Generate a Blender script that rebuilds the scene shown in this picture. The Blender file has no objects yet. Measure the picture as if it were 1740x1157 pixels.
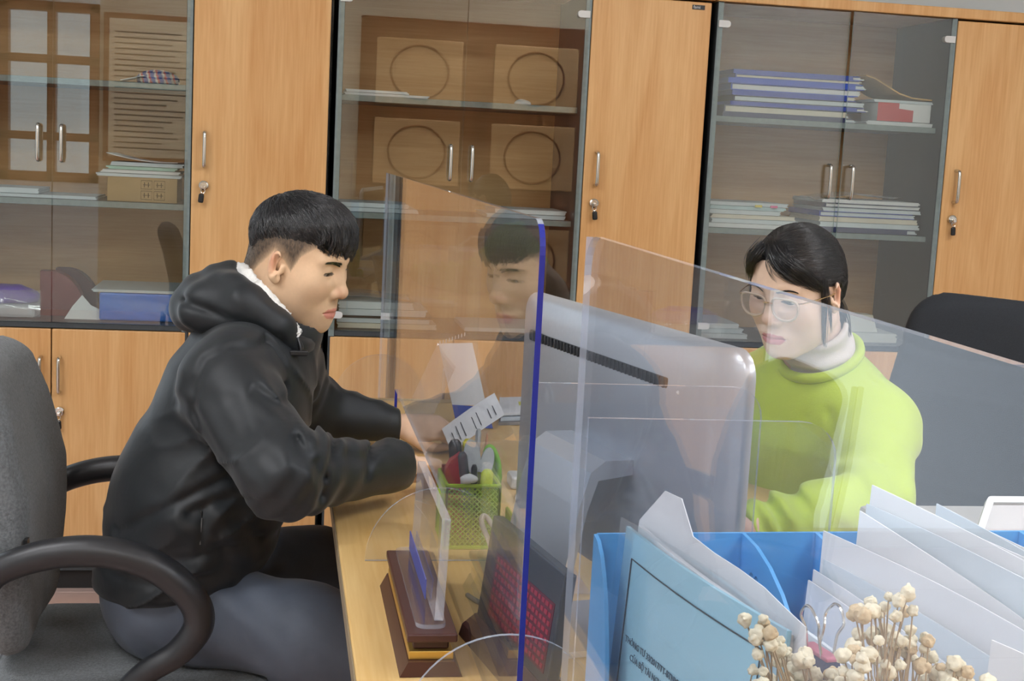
import bpy, bmesh, math, random
import numpy as np
from mathutils import Vector, Matrix

# ------------------------------------------------------------------ camera, light, exposure
scene = bpy.context.scene
COL = scene.collection
cam_data = bpy.data.cameras.new('camera'); cam = bpy.data.objects.new('camera', cam_data); COL.objects.link(cam)
cam_data.sensor_fit = 'HORIZONTAL'; cam_data.sensor_width = 36.0
cam_data.lens = 2328.16 / 1740.0 * 36.0
cam_data.clip_start = 0.02
yaw, pitch, roll = 0.170315, 0.13577, 0.051248
cam.matrix_world = (Matrix.Translation((0, 0, 1.33)) @ Matrix.Rotation(-yaw, 4, 'Z') @ Matrix.Rotation(math.pi/2 - pitch, 4, 'X') @ Matrix.Rotation(roll, 4, 'Z'))
scene.camera = cam
world = bpy.data.worlds.new('world'); scene.world = world; world.use_nodes = True
world.node_tree.nodes['Background'].inputs[0].default_value = (0.80, 0.90, 1.0, 1)
world.node_tree.nodes['Background'].inputs[1].default_value = 1.7
vs = scene.view_settings
vs.view_transform = 'Standard'; vs.look = 'None'; vs.gamma = 1.0; vs.use_curve_mapping = False
vs.exposure = 0.16
LAMP_STRENGTH = 28.0
try:
    scene.cycles.transparent_max_bounces = 22
    scene.cycles.max_bounces = 7
    scene.cycles.diffuse_bounces = 2
    scene.cycles.glossy_bounces = 4
    scene.cycles.transmission_bounces = 4
    scene.cycles.caustics_reflective = False
    scene.cycles.caustics_refractive = False
    scene.cycles.adaptive_threshold = 0.05
except Exception:
    pass

# ------------------------------------------------------------------ helpers
def srgb(r, g, b):
    def f(c):
        c /= 255.0
        return c/12.92 if c <= 0.04045 else ((c+0.055)/1.055)**2.4
    return (f(r), f(g), f(b), 1.0)

MATS = {}
def nodes_of(m):
    m.use_nodes = True
    return m.node_tree.nodes, m.node_tree.links

def mat(name, col, rough=0.5, metal=0.0, var=0.0, scale=30.0, bump=0.0, bscale=None, stretch=(1, 1, 1), spec=0.5, sheen=0.0, trans=0.0, coat=0.0, attr=None, sss=0.0, bdist=0.002):
    """procedural principled material: base colour with noise variation and noise relief"""
    if name in MATS: return MATS[name]
    m = bpy.data.materials.new(name); N, L = nodes_of(m)
    p = N['Principled BSDF']
    if len(col) == 3: col = srgb(*col)
    p.inputs['Roughness'].default_value = rough; p.inputs['Metallic'].default_value = metal
    p.inputs['Specular IOR Level'].default_value = spec
    p.inputs['Sheen Weight'].default_value = sheen
    p.inputs['Transmission Weight'].default_value = trans
    p.inputs['Coat Weight'].default_value = coat
    if sss:
        p.inputs['Subsurface Weight'].default_value = sss
        p.inputs['Subsurface Radius'].default_value = (0.012, 0.005, 0.003)
        p.inputs['Subsurface Scale'].default_value = 0.5
    tc = N.new('ShaderNodeTexCoord'); mp = N.new('ShaderNodeMapping'); mp.inputs['Scale'].default_value = stretch
    L.new(tc.outputs['Object'], mp.inputs['Vector'])
    nz = N.new('ShaderNodeTexNoise'); nz.inputs['Scale'].default_value = scale; nz.inputs['Detail'].default_value = 5
    L.new(mp.outputs[0], nz.inputs['Vector'])
    hsv = N.new('ShaderNodeHueSaturation')
    if attr:
        a = N.new('ShaderNodeAttribute'); a.attribute_name = attr
        L.new(a.outputs['Color'], hsv.inputs['Color'])
    else:
        hsv.inputs['Color'].default_value = col
    mr = N.new('ShaderNodeMapRange'); mr.inputs[1].default_value = 0.3; mr.inputs[2].default_value = 0.7
    mr.inputs[3].default_value = 1 - var; mr.inputs[4].default_value = 1 + var
    L.new(nz.outputs[0], mr.inputs[0]); L.new(mr.outputs[0], hsv.inputs['Value'])
    L.new(hsv.outputs[0], p.inputs['Base Color'])
    if bump:
        nb = N.new('ShaderNodeTexNoise'); nb.inputs['Scale'].default_value = bscale or scale; nb.inputs['Detail'].default_value = 4
        L.new(mp.outputs[0], nb.inputs['Vector'])
        b = N.new('ShaderNodeBump'); b.inputs['Strength'].default_value = bump; b.inputs['Distance'].default_value = bdist
        L.new(nb.outputs[0], b.inputs['Height']); L.new(b.outputs[0], p.inputs['Normal'])
    MATS[name] = m
    return m

def wood(name, c1, c2, axis='z', rough=0.4, scale=1.0):
    if name in MATS: return MATS[name]
    m = bpy.data.materials.new(name); N, L = nodes_of(m); p = N['Principled BSDF']
    tc = N.new('ShaderNodeTexCoord'); oi = N.new('ShaderNodeObjectInfo')
    ad = N.new('ShaderNodeVectorMath'); ad.operation = 'ADD'
    cx = N.new('ShaderNodeCombineXYZ')
    mul = N.new('ShaderNodeMath'); mul.operation = 'MULTIPLY'; mul.inputs[1].default_value = 13.7
    L.new(oi.outputs['Random'], mul.inputs[0])
    for i in range(3): L.new(mul.outputs[0], cx.inputs[i])
    L.new(tc.outputs['Object'], ad.inputs[0]); L.new(cx.outputs[0], ad.inputs[1])
    def layer(sc_long, sc_cross, detail, dist):
        mp = N.new('ShaderNodeMapping')
        s = {'z': (sc_cross, sc_cross, sc_long), 'y': (sc_cross, sc_long, sc_cross), 'x': (sc_long, sc_cross, sc_cross)}[axis]
        mp.inputs['Scale'].default_value = [q*scale for q in s]
        L.new(ad.outputs[0], mp.inputs['Vector'])
        nz = N.new('ShaderNodeTexNoise'); nz.inputs['Scale'].default_value = 1.0; nz.inputs['Detail'].default_value = detail
        nz.inputs['Distortion'].default_value = dist
        L.new(mp.outputs[0], nz.inputs['Vector']); return nz
    big = layer(0.9, 9.0, 3, 1.2); fine = layer(7.0, 170.0, 3, 0.2)
    mx = N.new('ShaderNodeMix'); mx.data_type = 'FLOAT'; mx.inputs[0].default_value = 0.33
    L.new(big.outputs[0], mx.inputs[2]); L.new(fine.outputs[0], mx.inputs[3])
    cr = N.new('ShaderNodeValToRGB'); e = cr.color_ramp.elements
    e[0].position = 0.36; e[0].color = srgb(*c1); e[1].position = 0.62; e[1].color = srgb(*c2)
    L.new(mx.outputs[0], cr.inputs[0]); L.new(cr.outputs[0], p.inputs['Base Color'])
    p.inputs['Roughness'].default_value = rough; p.inputs['Specular IOR Level'].default_value = 0.35
    MATS[name] = m; return m

def clear(name, tint=(1, 1, 1), ior=1.5, rough=0.0, gain=1.0, haze=0.0, hazecol=(0.9, 0.92, 1.0)):
    """clear sheet: dielectric reflection over a see-through body; the same on both faces of the slab"""
    if name in MATS: return MATS[name]
    m = bpy.data.materials.new(name); N, L = nodes_of(m)
    N.remove(N['Principled BSDF']); out = N['Material Output']
    tr = N.new('ShaderNodeBsdfTransparent'); tr.inputs[0].default_value = (*tint, 1)
    gl = N.new('ShaderNodeBsdfGlossy'); gl.inputs['Roughness'].default_value = rough; gl.inputs['Color'].default_value = (1, 1, 1, 1)
    ge = N.new('ShaderNodeNewGeometry')
    mr = N.new('ShaderNodeMapRange'); mr.inputs[3].default_value = ior; mr.inputs[4].default_value = 1/ior
    L.new(ge.outputs['Backfacing'], mr.inputs[0])
    fr = N.new('ShaderNodeFresnel'); L.new(mr.outputs[0], fr.inputs['IOR'])
    g = N.new('ShaderNodeMath'); g.operation = 'MULTIPLY'; g.inputs[1].default_value = gain; g.use_clamp = True
    L.new(fr.outputs[0], g.inputs[0])
    body = tr.outputs[0]
    if haze:
        df = N.new('ShaderNodeBsdfDiffuse'); df.inputs[0].default_value = (*hazecol, 1)
        mh = N.new('ShaderNodeMixShader'); mh.inputs[0].default_value = haze
        L.new(tr.outputs[0], mh.inputs[1]); L.new(df.outputs[0], mh.inputs[2]); body = mh.outputs[0]
    mx = N.new('ShaderNodeMixShader'); L.new(g.outputs[0], mx.inputs[0]); L.new(body, mx.inputs[1]); L.new(gl.outputs[0], mx.inputs[2])
    L.new(mx.outputs[0], out.inputs[0])
    MATS[name] = m; return m

def emis(name, col, s):
    if name in MATS: return MATS[name]
    m = bpy.data.materials.new(name); N, L = nodes_of(m); N.remove(N['Principled BSDF'])
    e = N.new('ShaderNodeEmission'); e.inputs[0].default_value = srgb(*col); e.inputs[1].default_value = s
    L.new(e.outputs[0], N['Material Output'].inputs[0]); MATS[name] = m; return m

def thing(name, label, cat, loc=(0, 0, 0), group=None):
    o = bpy.data.objects.new(name, None); COL.objects.link(o); o.location = loc; o.empty_display_size = 0.05
    o['label'] = label; o['category'] = cat
    if group: o['group'] = group
    return o
def root_loc(o):
    v = Vector(o.location)
    while o.parent is not None:
        o = o.parent; v = v + Vector(o.location)
    return v
def tag(o, label, cat, group=None):
    o['label'] = label; o['category'] = cat
    if group: o['group'] = group
    return o
def attach(o, parent):
    """parent a mesh given in world coordinates"""
    if parent is None: return o
    o.parent = parent
    if parent.type == 'EMPTY': o.matrix_parent_inverse = Matrix.Translation(-Vector(parent.location))
    return o
def link(name, me, mats, parent=None, smooth=False, kind=None):
    o = bpy.data.objects.new(name, me); COL.objects.link(o)
    if mats is not None:
        for mm in (mats if isinstance(mats, (list, tuple)) else [mats]): me.materials.append(mm)
    if smooth:
        me.polygons.foreach_set('use_smooth', [True]*len(me.polygons))
        if len(me.polygons) < 4000: me.set_sharp_from_angle(angle=math.radians(48))
    if kind: o['kind'] = kind
    return attach(o, parent)
def mesh(name, v, f, mats, parent=None, smooth=False, kind=None):
    me = bpy.data.meshes.new(name); me.from_pydata([tuple(p) for p in v], [], [tuple(q) for q in f]); me.update()
    return link(name, me, mats, parent, smooth, kind)
def from_bm(name, bm, mats, parent=None, smooth=False, kind=None):
    me = bpy.data.meshes.new(name); bm.normal_update(); bm.to_mesh(me); bm.free()
    return link(name, me, mats, parent, smooth, kind)
def box(name, lo, hi, m, parent=None, bevel=0.0, rot=None, kind=None, seg=2):
    """axis box from lo to hi; rot = (angle about z, pivot)"""
    lo = Vector(lo); hi = Vector(hi); bm = bmesh.new(); bmesh.ops.create_cube(bm, size=1.0)
    c = (lo+hi)/2; s = hi-lo
    for v in bm.verts: v.co = Vector((v.co.x*s.x, v.co.y*s.y, v.co.z*s.z)) + c
    if bevel: bmesh.ops.bevel(bm, geom=list(bm.edges), offset=bevel, segments=seg, profile=0.5, affect='EDGES')
    if rot:
        M = rot if isinstance(rot, Matrix) else Matrix.Translation(rot[1]) @ Matrix.Rotation(rot[0], 4, 'Z') @ Matrix.Translation(-Vector(rot[1]))
        bmesh.ops.transform(bm, matrix=M, verts=bm.verts)
    return from_bm(name, bm, m, parent, False, kind)
def obox(name, M, size, m, parent=None, bevel=0.0, kind=None, seg=2):
    """box of given size centred on matrix M"""
    s = Vector(size)/2
    return box(name, -s, s, m, parent, bevel, rot=M, kind=kind, seg=seg)
def frame(o, x, y=None, z=None):
    """matrix with origin o and axes"""
    x = Vector(x).normalized()
    if z is None:
        z = x.cross(Vector(y)).normalized(); y = z.cross(x)
    else:
        z = Vector(z); y = z.cross(x).normalized(); z = x.cross(y)
    M = Matrix((x, y, z)).transposed().to_4x4(); M.translation = Vector(o); return M
def smooth_path(pts, n=8, closed=False):
    P = [Vector(p) for p in pts]; out = []; k = len(P)
    for i in range(k if closed else k-1):
        p0 = P[(i-1) % k] if closed or i > 0 else P[0]*2-P[1]
        p1 = P[i]; p2 = P[(i+1) % k]; p3 = P[(i+2) % k] if closed or i < k-2 else P[-1]*2-P[-2]
        for j in range(n):
            t = j/n
            out.append(0.5*((2*p1)+(p2-p0)*t+(2*p0-5*p1+4*p2-p3)*t*t+(3*p1-p0-3*p2+p3)*t**3))
    if not closed: out.append(P[-1])
    return out
def tube_geo(pts, r, n=8, closed=False, flat=1.0, up=None):
    pts = [Vector(p) for p in pts]; V = []; F = []; k = len(pts)
    nrm = None
    for i, p in enumerate(pts):
        a = pts[(i-1) % k] if closed or i > 0 else p; b = pts[(i+1) % k] if closed or i < k-1 else p
        t = (b-a).normalized() if (b-a).length > 1e-9 else Vector((0, 0, 1))
        if nrm is None:
            ref = Vector(up) if up is not None else (Vector((0, 0, 1)) if abs(t.z) < 0.9 else Vector((1, 0, 0)))
            nrm = (ref - t*ref.dot(t)).normalized()
        else:
            ref = Vector(up) if up is not None else nrm
            nrm = (ref - t*ref.dot(t)).normalized()
        bn = t.cross(nrm); rr = r[i] if isinstance(r, (list, tuple)) else r
        for j in range(n):
            a2 = 2*math.pi*j/n
            V.append(p + nrm*math.cos(a2)*rr*flat + bn*math.sin(a2)*rr)
    for i in range(k if closed else k-1):
        for j in range(n):
            F.append((i*n+j, i*n+(j+1) % n, ((i+1) % k)*n+(j+1) % n, ((i+1) % k)*n+j))
    if not closed:
        F.append(tuple(range(n-1, -1, -1))); F.append(tuple((k-1)*n+j for j in range(n)))
    return V, F
def tube(name, pts, r, m, parent=None, n=8, closed=False, flat=1.0, up=None, kind=None):
    V, F = tube_geo(pts, r, n, closed, flat, up); return mesh(name, V, F, m, parent, True, kind)
def prism(name, poly, origin, ux, uy, thick, m, parent=None, rim=None, holes=None, kind=None):
    """flat outline poly (in the ux, uy plane at origin) given a thickness along ux x uy; rim = index or function for the side faces"""
    O = Vector(origin); X = Vector(ux).normalized(); Y = Vector(uy).normalized(); Z = X.cross(Y).normalized()
    bm = bmesh.new()
    if holes:
        from mathutils.geometry import tessellate_polygon
        loops = [poly]+holes; flat = [q for lp in loops for q in lp]
        vs_ = [bm.verts.new(O+X*a+Y*b) for a, b in flat]
        for tri in tessellate_polygon([[Vector((q[0], q[1], 0)) for q in lp] for lp in loops]):
            if len(set(tri)) == 3:
                try: bm.faces.new([vs_[k] for k in tri])
                except ValueError: pass
    else:
        bm.faces.new([bm.verts.new(O+X*a+Y*b) for a, b in poly])
    bm.normal_update()
    for f in bm.faces:
        if f.normal.dot(Z) > 0: f.normal_flip()
    fs = list(bm.faces); r = bmesh.ops.extrude_face_region(bm, geom=fs, use_keep_orig=True)
    vv = [g for g in r['geom'] if isinstance(g, bmesh.types.BMVert)]
    bmesh.ops.translate(bm, verts=vv, vec=Z*thick)
    bmesh.ops.recalc_face_normals(bm, faces=bm.faces); bm.normal_update()
    if rim is not None:
        for f in bm.faces:
            if abs(f.normal.dot(Z)) < 0.5: f.material_index = rim(f.normal) if callable(rim) else rim
    return from_bm(name, bm, m, parent, False, kind)
def rrect(w, h, r=(0, 0, 0, 0), n=6, x=0.0, y=0.0):
    """rounded rectangle outline from (x,y); radii: bottom-left, bottom-right, top-right, top-left"""
    out = []
    for (cx, cy, rr, a0) in ((x+r[0], y+r[0], r[0], 180), (x+w-r[1], y+r[1], r[1], 270), (x+w-r[2], y+h-r[2], r[2], 0), (x+r[3], y+h-r[3], r[3], 90)):
        if rr == 0: out.append((cx, cy))
        else:
            for k in range(n+1):
                a = math.radians(a0+90*k/n); out.append((cx+rr*math.cos(a), cy+rr*math.sin(a)))
    return out
def struct(o, label=None):
    o['kind'] = 'structure'
    if label: o['label'] = label
    return o
def text_mesh(name, body, size, M, m, parent=None, align='LEFT', shear=0.0, offset=0.0, extrude=0.0002):
    cu = bpy.data.curves.new(name, 'FONT'); cu.body = body; cu.size = size; cu.align_x = align; cu.extrude = extrude; cu.shear = shear
    cu.offset = offset; cu.resolution_u = 2
    t = bpy.data.objects.new(name, cu); COL.objects.link(t)
    bpy.context.view_layer.update()
    me = bpy.data.meshes.new_from_object(t.evaluated_get(bpy.context.evaluated_depsgraph_get()))
    COL.objects.unlink(t); bpy.data.objects.remove(t); bpy.data.curves.remove(cu)
    me.transform(M); me.name = name
    me.materials.clear()
    return link(name, me, m, parent, False, None)
rnd = random.Random(7)

# ------------------------------------------------------------------ materials
M_WOOD = wood('cabinet_wood', (218, 161, 100), (237, 190, 131), 'z', 0.38)
M_WOODB = wood('cabinet_back_wood', (194, 148, 98), (212, 170, 122), 'x', 0.5)
M_DESK = wood('desk_wood', (222, 178, 108), (238, 202, 138), 'y', 0.35)
M_CHAR = mat('charcoal_laminate', (62, 68, 72), 0.5, var=0.12, scale=60, stretch=(8, 8, 1))
M_DARKGAP = mat('dark_edge', (30, 29, 29), 0.6, var=0.1)
M_CHROME = mat('chrome', (215, 212, 205), 0.18, 1.0, var=0.02)
M_BLACKP = mat('black_plastic', (32, 33, 35), 0.35, var=0.08, scale=80)
M_GLASS = clear('door_glass', (0.92, 0.94, 0.92), 1.5, gain=1.8)
M_GLASSE = clear('glass_edge', (0.7, 0.85, 0.8), 1.5, haze=0.35, hazecol=(0.6, 0.75, 0.7))
M_ACR = clear('acrylic', (0.955, 0.968, 0.990), 1.49, gain=0.64, haze=0.018, hazecol=(0.72, 0.82, 1.0))
M_ACRE = clear('acrylic_edge_pale', (0.90, 0.92, 0.99), 1.49, haze=0.36, hazecol=(0.78, 0.86, 1.0))
M_ACRB = mat('acrylic_edge_blue', (40, 48, 142), 0.25, var=0.05)
M_WALL = mat('wall_paint', (226, 230, 228), 0.8, var=0.02, scale=6, bump=0.05)
M_CEIL = mat('ceiling_paint', (238, 238, 234), 0.85, var=0.01, scale=6)
M_WHITEP = mat('white_plastic', (226, 226, 222), 0.4, var=0.02)
M_PAPER = mat('paper_white', (232, 234, 236), 0.65, var=0.02, scale=18)
M_PAPER2 = mat('paper_cool', (212, 222, 228), 0.6, var=0.03, scale=18)
M_PAPER3 = mat('paper_warm', (226, 220, 204), 0.65, var=0.03, scale=18)
M_INK = mat('ink', (60, 62, 66), 0.6)

# ------------------------------------------------------------------ the room
XL, XR, YB, YF, ZC = -2.6, 3.3, -2.6, 4.47, 3.1
def tiles():
    root = struct(box('floor', (XL, YB, -0.06), (XR, YF, -0.006), mat('tile_grout', (150, 138, 128), 0.8, var=0.05), None))
    me = None; k = 0; s = 0.6
    tm = mat('floor_tile', (214, 184, 172), 0.25, var=0.05, scale=9)
    y = YB
    while y < YF-0.01:
        x = XL
        while x < XR-0.01:
            x1 = min(x+s, XR); y1 = min(y+s, YF)
            if x1-x > 0.59 and y1-y > 0.59:
                if me is None:
                    o = box('floor_tile', (x+0.0015, y+0.0015, -0.006), (x1-0.0015, y1-0.0015, 0), tm, None, 0.001, seg=1)
                    me = o.data; bx, by = x, y
                else:
                    o = bpy.data.objects.new('floor_tile', me); COL.objects.link(o); o.location = (x-bx, y-by, 0)
            else:
                o = box('floor_tile', (x+0.0015, y+0.0015, -0.006), (x1-0.0015, y1-0.0015, 0), tm, None, 0.001, seg=1)
            o.parent = root
            x += s
        y += s
tiles()
struct(box('ceiling', (XL, YB, ZC), (XR, YF, ZC+0.05), M_CEIL))
wb = struct(box('wall_back', (-1.03, YF, 0), (XR+0.05, YF+0.05, ZC), M_WALL))
box('wall_section', (XL-0.05, YF, 2.35), (-1.03, YF+0.05, ZC), M_WALL, wb)
box('wall_section', (XL-0.05, YF, 0), (XL+0.05, YF+0.05, 2.35), M_WALL, wb)
w2 = struct(box('window_2', (XL+0.05, YF+0.020, 0.0), (-1.03, YF+0.024, 2.35), clear('pane_glass', (0.97, 0.98, 0.98), 1.5)))
for (xa, xb, za, zb) in ((XL+0.05, -1.03, 0.0, 0.06), (XL+0.05, -1.03, 2.29, 2.35), (XL+0.05, XL+0.11, 0.0, 2.35)):
    box('window_bar', (xa, YF-0.005, za), (xb, YF+0.045, zb), M_WHITEP, w2, 0.003, seg=1)
struct(box('wall_left', (XL-0.05, YB, 0), (XL, YF, ZC), M_WALL))
struct(box('wall_right', (XR, YB, 0), (XR+0.05, YF, ZC), M_WALL))
# wall behind the camera with a window opening (seen mirrored in the cabinet glass)
WX0, WX1, WZ0, WZ1 = -2.35, -1.35, 0.95, 2.25
M_BROWN = wood('door_brown_wood', (112, 66, 38), (140, 86, 52), 'z', 0.35)
wf = struct(box('wall_front', (WX1, YB-0.1, 0), (XR+0.05, YB, ZC), mat('wall_paint_warm', (206, 192, 168), 0.8, var=0.02, scale=6)))
box('wall_section', (XL-0.05, YB-0.1, 0), (WX0, YB, ZC), M_WALL, wf)
box('wall_section', (WX0, YB-0.1, 0), (WX1, YB, WZ0), M_WALL, wf)
box('wall_section', (WX0, YB-0.1, WZ1), (WX1, YB, ZC), M_WALL, wf)
win = struct(box('window_1', (WX0, YB-0.07, WZ0), (WX1, YB-0.066, WZ1), M_GLASS))
for (a, b) in (((WX0, WZ0), (WX1, WZ0+0.07)), ((WX0, WZ1-0.07), (WX1, WZ1)), ((WX0, WZ0), (WX0+0.07, WZ1)), ((WX1-0.07, WZ0), (WX1, WZ1)),
               ((WX0+0.30, WZ0), (WX0+0.36, WZ1)), ((WX0+0.63, WZ0), (WX0+0.69, WZ1)), ((WX0, WZ0+0.30), (WX1, WZ0+0.36)), ((WX0, WZ0+0.86), (WX1, WZ0+0.92))):
    box('window_bar', (a[0], YB-0.09, a[1]), (b[0], YB+0.01, b[1]), M_BROWN, win, 0.004, seg=1)
d1 = struct(box('door_1', (0.55, YB-0.01, 0), (2.35, YB+0.035, 2.3), M_BROWN, None, 0.004))
for k in range(2):
    for z0 in (0.25, 1.05, 1.65):
        x0 = 0.67+k*0.9
        box('door_panel', (x0, YB+0.03, z0), (x0+0.66, YB+0.05, z0+0.5), M_WOODB, d1, 0.012)
        tube('door_moulding', [Vector((x0+0.33+0.22*math.cos(t*math.pi/12), YB+0.052, z0+0.25+0.2*math.sin(t*math.pi/12))) for t in range(24)], 0.008, M_BROWN, d1, 6, True)
nb = thing('notice_board', 'framed notice with ruled lines on the wall facing the cabinets', 'notice', (-0.95, YB, 1.2))
box('frame', (-1.32, YB, 1.12), (-0.58, YB+0.03, 2.2), M_BROWN, nb, 0.006)
box('sheet', (-1.28, YB+0.03, 1.16), (-0.62, YB+0.033, 2.16), mat('notice_paper', (222, 208, 180), 0.6, var=0.02), nb)
for i in range(22):
    z = 2.06-i*0.04; box('text_line', (-1.24, YB+0.033, z), (-0.70-rnd.random()*0.2, YB+0.034, z+0.009), M_INK, nb)
# ceiling lamps
li = 0
for (lx, ly, where) in ((-1.5, 1.3, 'left of the desk'), (2.0, 1.3, 'right of the desk'), (-1.5, -0.4, 'behind the viewer, window side'), (1.9, -0.4, 'behind the viewer, door side'), (-0.4, -1.9, 'before the notice'), (2.0, -1.9, 'before the wooden door')):
    lp = thing('ceiling_lamp', 'fluorescent panel lamp on the ceiling ' + where, 'lamp', (lx, ly, ZC), 'ceiling lamps')
    box('housing', (lx-0.62, ly-0.17, ZC-0.05), (lx+0.62, ly+0.17, ZC), M_WHITEP, lp, 0.004, seg=1)
    box('diffuser', (lx-0.6, ly-0.15, ZC-0.056), (lx+0.6, ly+0.15, ZC-0.05), emis('lamp_glow', (250, 251, 255), LAMP_STRENGTH), lp)

# ------------------------------------------------------------------ cabinets along the back wall
def handle(parent, x, z0, z1, y=4.0, d=0.028):
    zc = (z0+z1)/2
    tube('handle', smooth_path([(x, y, z1), (x, y-d*0.8, z1-0.001), (x, y-d, z1-0.012), (x, y-d*1.05, zc), (x, y-d, z0+0.012), (x, y-d*0.8, z0+0.001), (x, y, z0)], 4), 0.0052, M_CHROME, parent, 8)
def lock(parent, x, z, y=4.0, key=True):
    V, F = tube_geo([(x, y, z), (x, y-0.012, z), (x, y-0.014, z)], [0.0135, 0.0135, 0.010], 16); mesh('lock', V, F, M_CHROME, parent, False)
    if key:
        a = rnd.uniform(-0.15, 0.15); M = Matrix.Translation((x, y-0.022, z-0.002)) @ Matrix.Rotation(a, 4, 'Y')
        obox('key', M @ Matrix.Translation((0, 0, -0.002)), (0.011, 0.014, 0.010), M_CHROME, parent, 0.002)
        obox('key_fob', M @ Matrix.Translation((-0.002, 0, -0.034)), (0.015, 0.006, 0.026), M_BLACKP, parent, 0.004)
        tube('key_ring', [Vector((x-0.001+0.006*math.cos(t*math.pi/6), y-0.022, z-0.014+0.008*math.sin(t*math.pi/6))) for t in range(12)], 0.0012, M_CHROME, parent, 5, True)
M_EDGE = mat('pale_edge_band', (128, 142, 142), 0.45, var=0.1, scale=60)
ZT = 1.835; ZLED = 0.772
def cabinet(x0, x1, xd, xs, label, ajar=0.0, badge=False):
    """x0..x1 outer, xd left edge of the tall door, xs meeting line of the two glass doors"""
    r = thing('cabinet', label, 'cabinet', ((x0+x1)/2, 4.2, 0), 'office cabinets along the wall')
    t = 0.018; yb = 4.40; yf = 4.018
    for xx in (x0, xd-0.014): box('edge_band', (xx+0.001, yf-0.0175, ZLED+0.002), (xx+t-0.001, yf-0.016, ZT-0.031), M_EDGE, r)
    for z in (1.460, 1.122): box('edge_band', (x0+t, yf+0.029, z-0.003), (xd-0.014, yf+0.030, z+0.0135), M_EDGE, r)
    box('side_panel', (x0, yf-0.016, 0.06), (x0+t, yb, ZT-0.03), M_CHAR, r, 0.001, seg=1)
    box('side_panel', (x1-t, yf, 0.06), (x1, yb, ZT-0.03), M_DARKGAP, r, 0.001, seg=1)
    box('divider', (xd-0.014, yf-0.016, 0.06), (xd+0.004, yb-0.01, ZT-0.03), M_CHAR, r, 0.001, seg=1)
    box('plinth', (x0+0.01, yf+0.02, 0), (x1-0.01, yb, 0.06), M_DARKGAP, r)
    box('bottom_panel', (x0+t, yf, 0.06), (x1-t, yb-0.01, 0.078), M_CHAR, r)
    box('back_panel', (x0+t, yb-0.012, 0.078), (x1-t, yb, ZT-0.03), M_WOODB, r)
    box('top_panel', (x0-0.004, yf-0.03, ZT-0.03), (x1+0.004, yb, ZT), M_WOOD, r, 0.003)
    xg0, xg1 = x0+t, xd-0.014
    box('ledge', (xg0, yf-0.012, ZLED+0.002), (xg1, yb-0.012, ZLED+0.018), M_CHAR, r, 0.001, seg=1)
    for z in (1.460, 1.122):
        box('shelf', (xg0, yf+0.03, z-0.004), (xg1, yb-0.012, z+0.014), M_CHAR, r, 0.001, seg=1)
    # tall wooden door
    d = box('wood_door', (xd+0.006, 4.0, 0.085), (x1-0.004, yf-0.001, ZT-0.036), M_WOOD, r, 0.003)
    hx = xd+0.042
    handle(d, hx, 1.248, 1.345); lock(d, hx-0.001, 1.195)
    # lower doors
    for (a, b, s) in ((x0+0.006, xs-0.0015, 1), (xs+0.0015, xd-0.003, -1)):
        d = box('lower_door', (a, 4.0, 0.085), (b, yf-0.001, ZLED), M_WOOD, r, 0.003)
        hx = b-0.026 if s > 0 else a+0.022
        handle(d, hx, 0.592, 0.692)
        if s < 0: lock(d, hx+0.001, 0.536)
    # glass doors
    zg0, zg1 = ZLED+0.02, ZT-0.034
    for (a, b, s) in ((x0+0.006, xs-0.0012, 1), (xs+0.0012, xd-0.004, -1)):
        w = b-a
        if s < 0 and ajar: ux = (-math.cos(ajar), -math.sin(ajar), 0); org = (b, 4.0, zg0)
        elif s < 0: ux = (-1, 0, 0); org = (b, 4.0, zg0)
        else: ux = (1, 0, 0); org = (a, 4.0, zg0)
        g = prism('glass_door', rrect(w, zg1-zg0), org, ux, (0, 0, 1), 0.005 if s < 0 else -0.005, [M_GLASS, M_GLASSE], r, rim=1)
        X = Vector(ux); O = Vector(org); nrm = Vector((X.y, -X.x, 0)) if s > 0 else Vector((-X.y, X.x, 0))
        # clip hinges at the outer corners
        for z in (0.045, zg1-zg0-0.06):
            M = frame(O+X*0.016+nrm*0.002+Vector((0, 0, z)), X, z=(0, 0, 1))
            prism('hinge', rrect(0.036, 0.020, (0.0, 0.009, 0.009, 0.0)), O+X*(-0.002)+nrm*(-0.012)+Vector((0, 0, z-0.01)), X, (0, 0, 1), 0.018 if s > 0 else -0.018, M_WHITEP, g)
        hp = O+X*(w-0.034 if s > 0 else w-0.026)
        y0 = hp.y
        handle(g, hp.x, 1.245, 1.342, y0-0.0005)
    if badge:
        box('badge', (x1-0.064, 3.9985, ZT-0.058), (x1-0.026, 4.0, ZT-0.045), M_BLACKP, r)
        text_mesh('badge_text', 'fami', 0.013, Matrix.Translation((x1-0.061, 3.9982, ZT-0.0555)) @ Matrix.Rotation(math.pi/2, 4, 'X'), M_WHITEP, r)
    return r
cabinet(-1.02, 0.126, -0.262, -0.634, 'office cabinet behind the person in the black jacket, striped pack on its top shelf')
cabinet(0.142, 1.240, 0.871, 0.512, 'middle office cabinet with almost empty glass shelves and a small badge', badge=True)
cabinet(1.256, 2.42, 2.013, 1.672, 'office cabinet behind the person with glasses, blue folders stacked inside', ajar=0.06)

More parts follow.
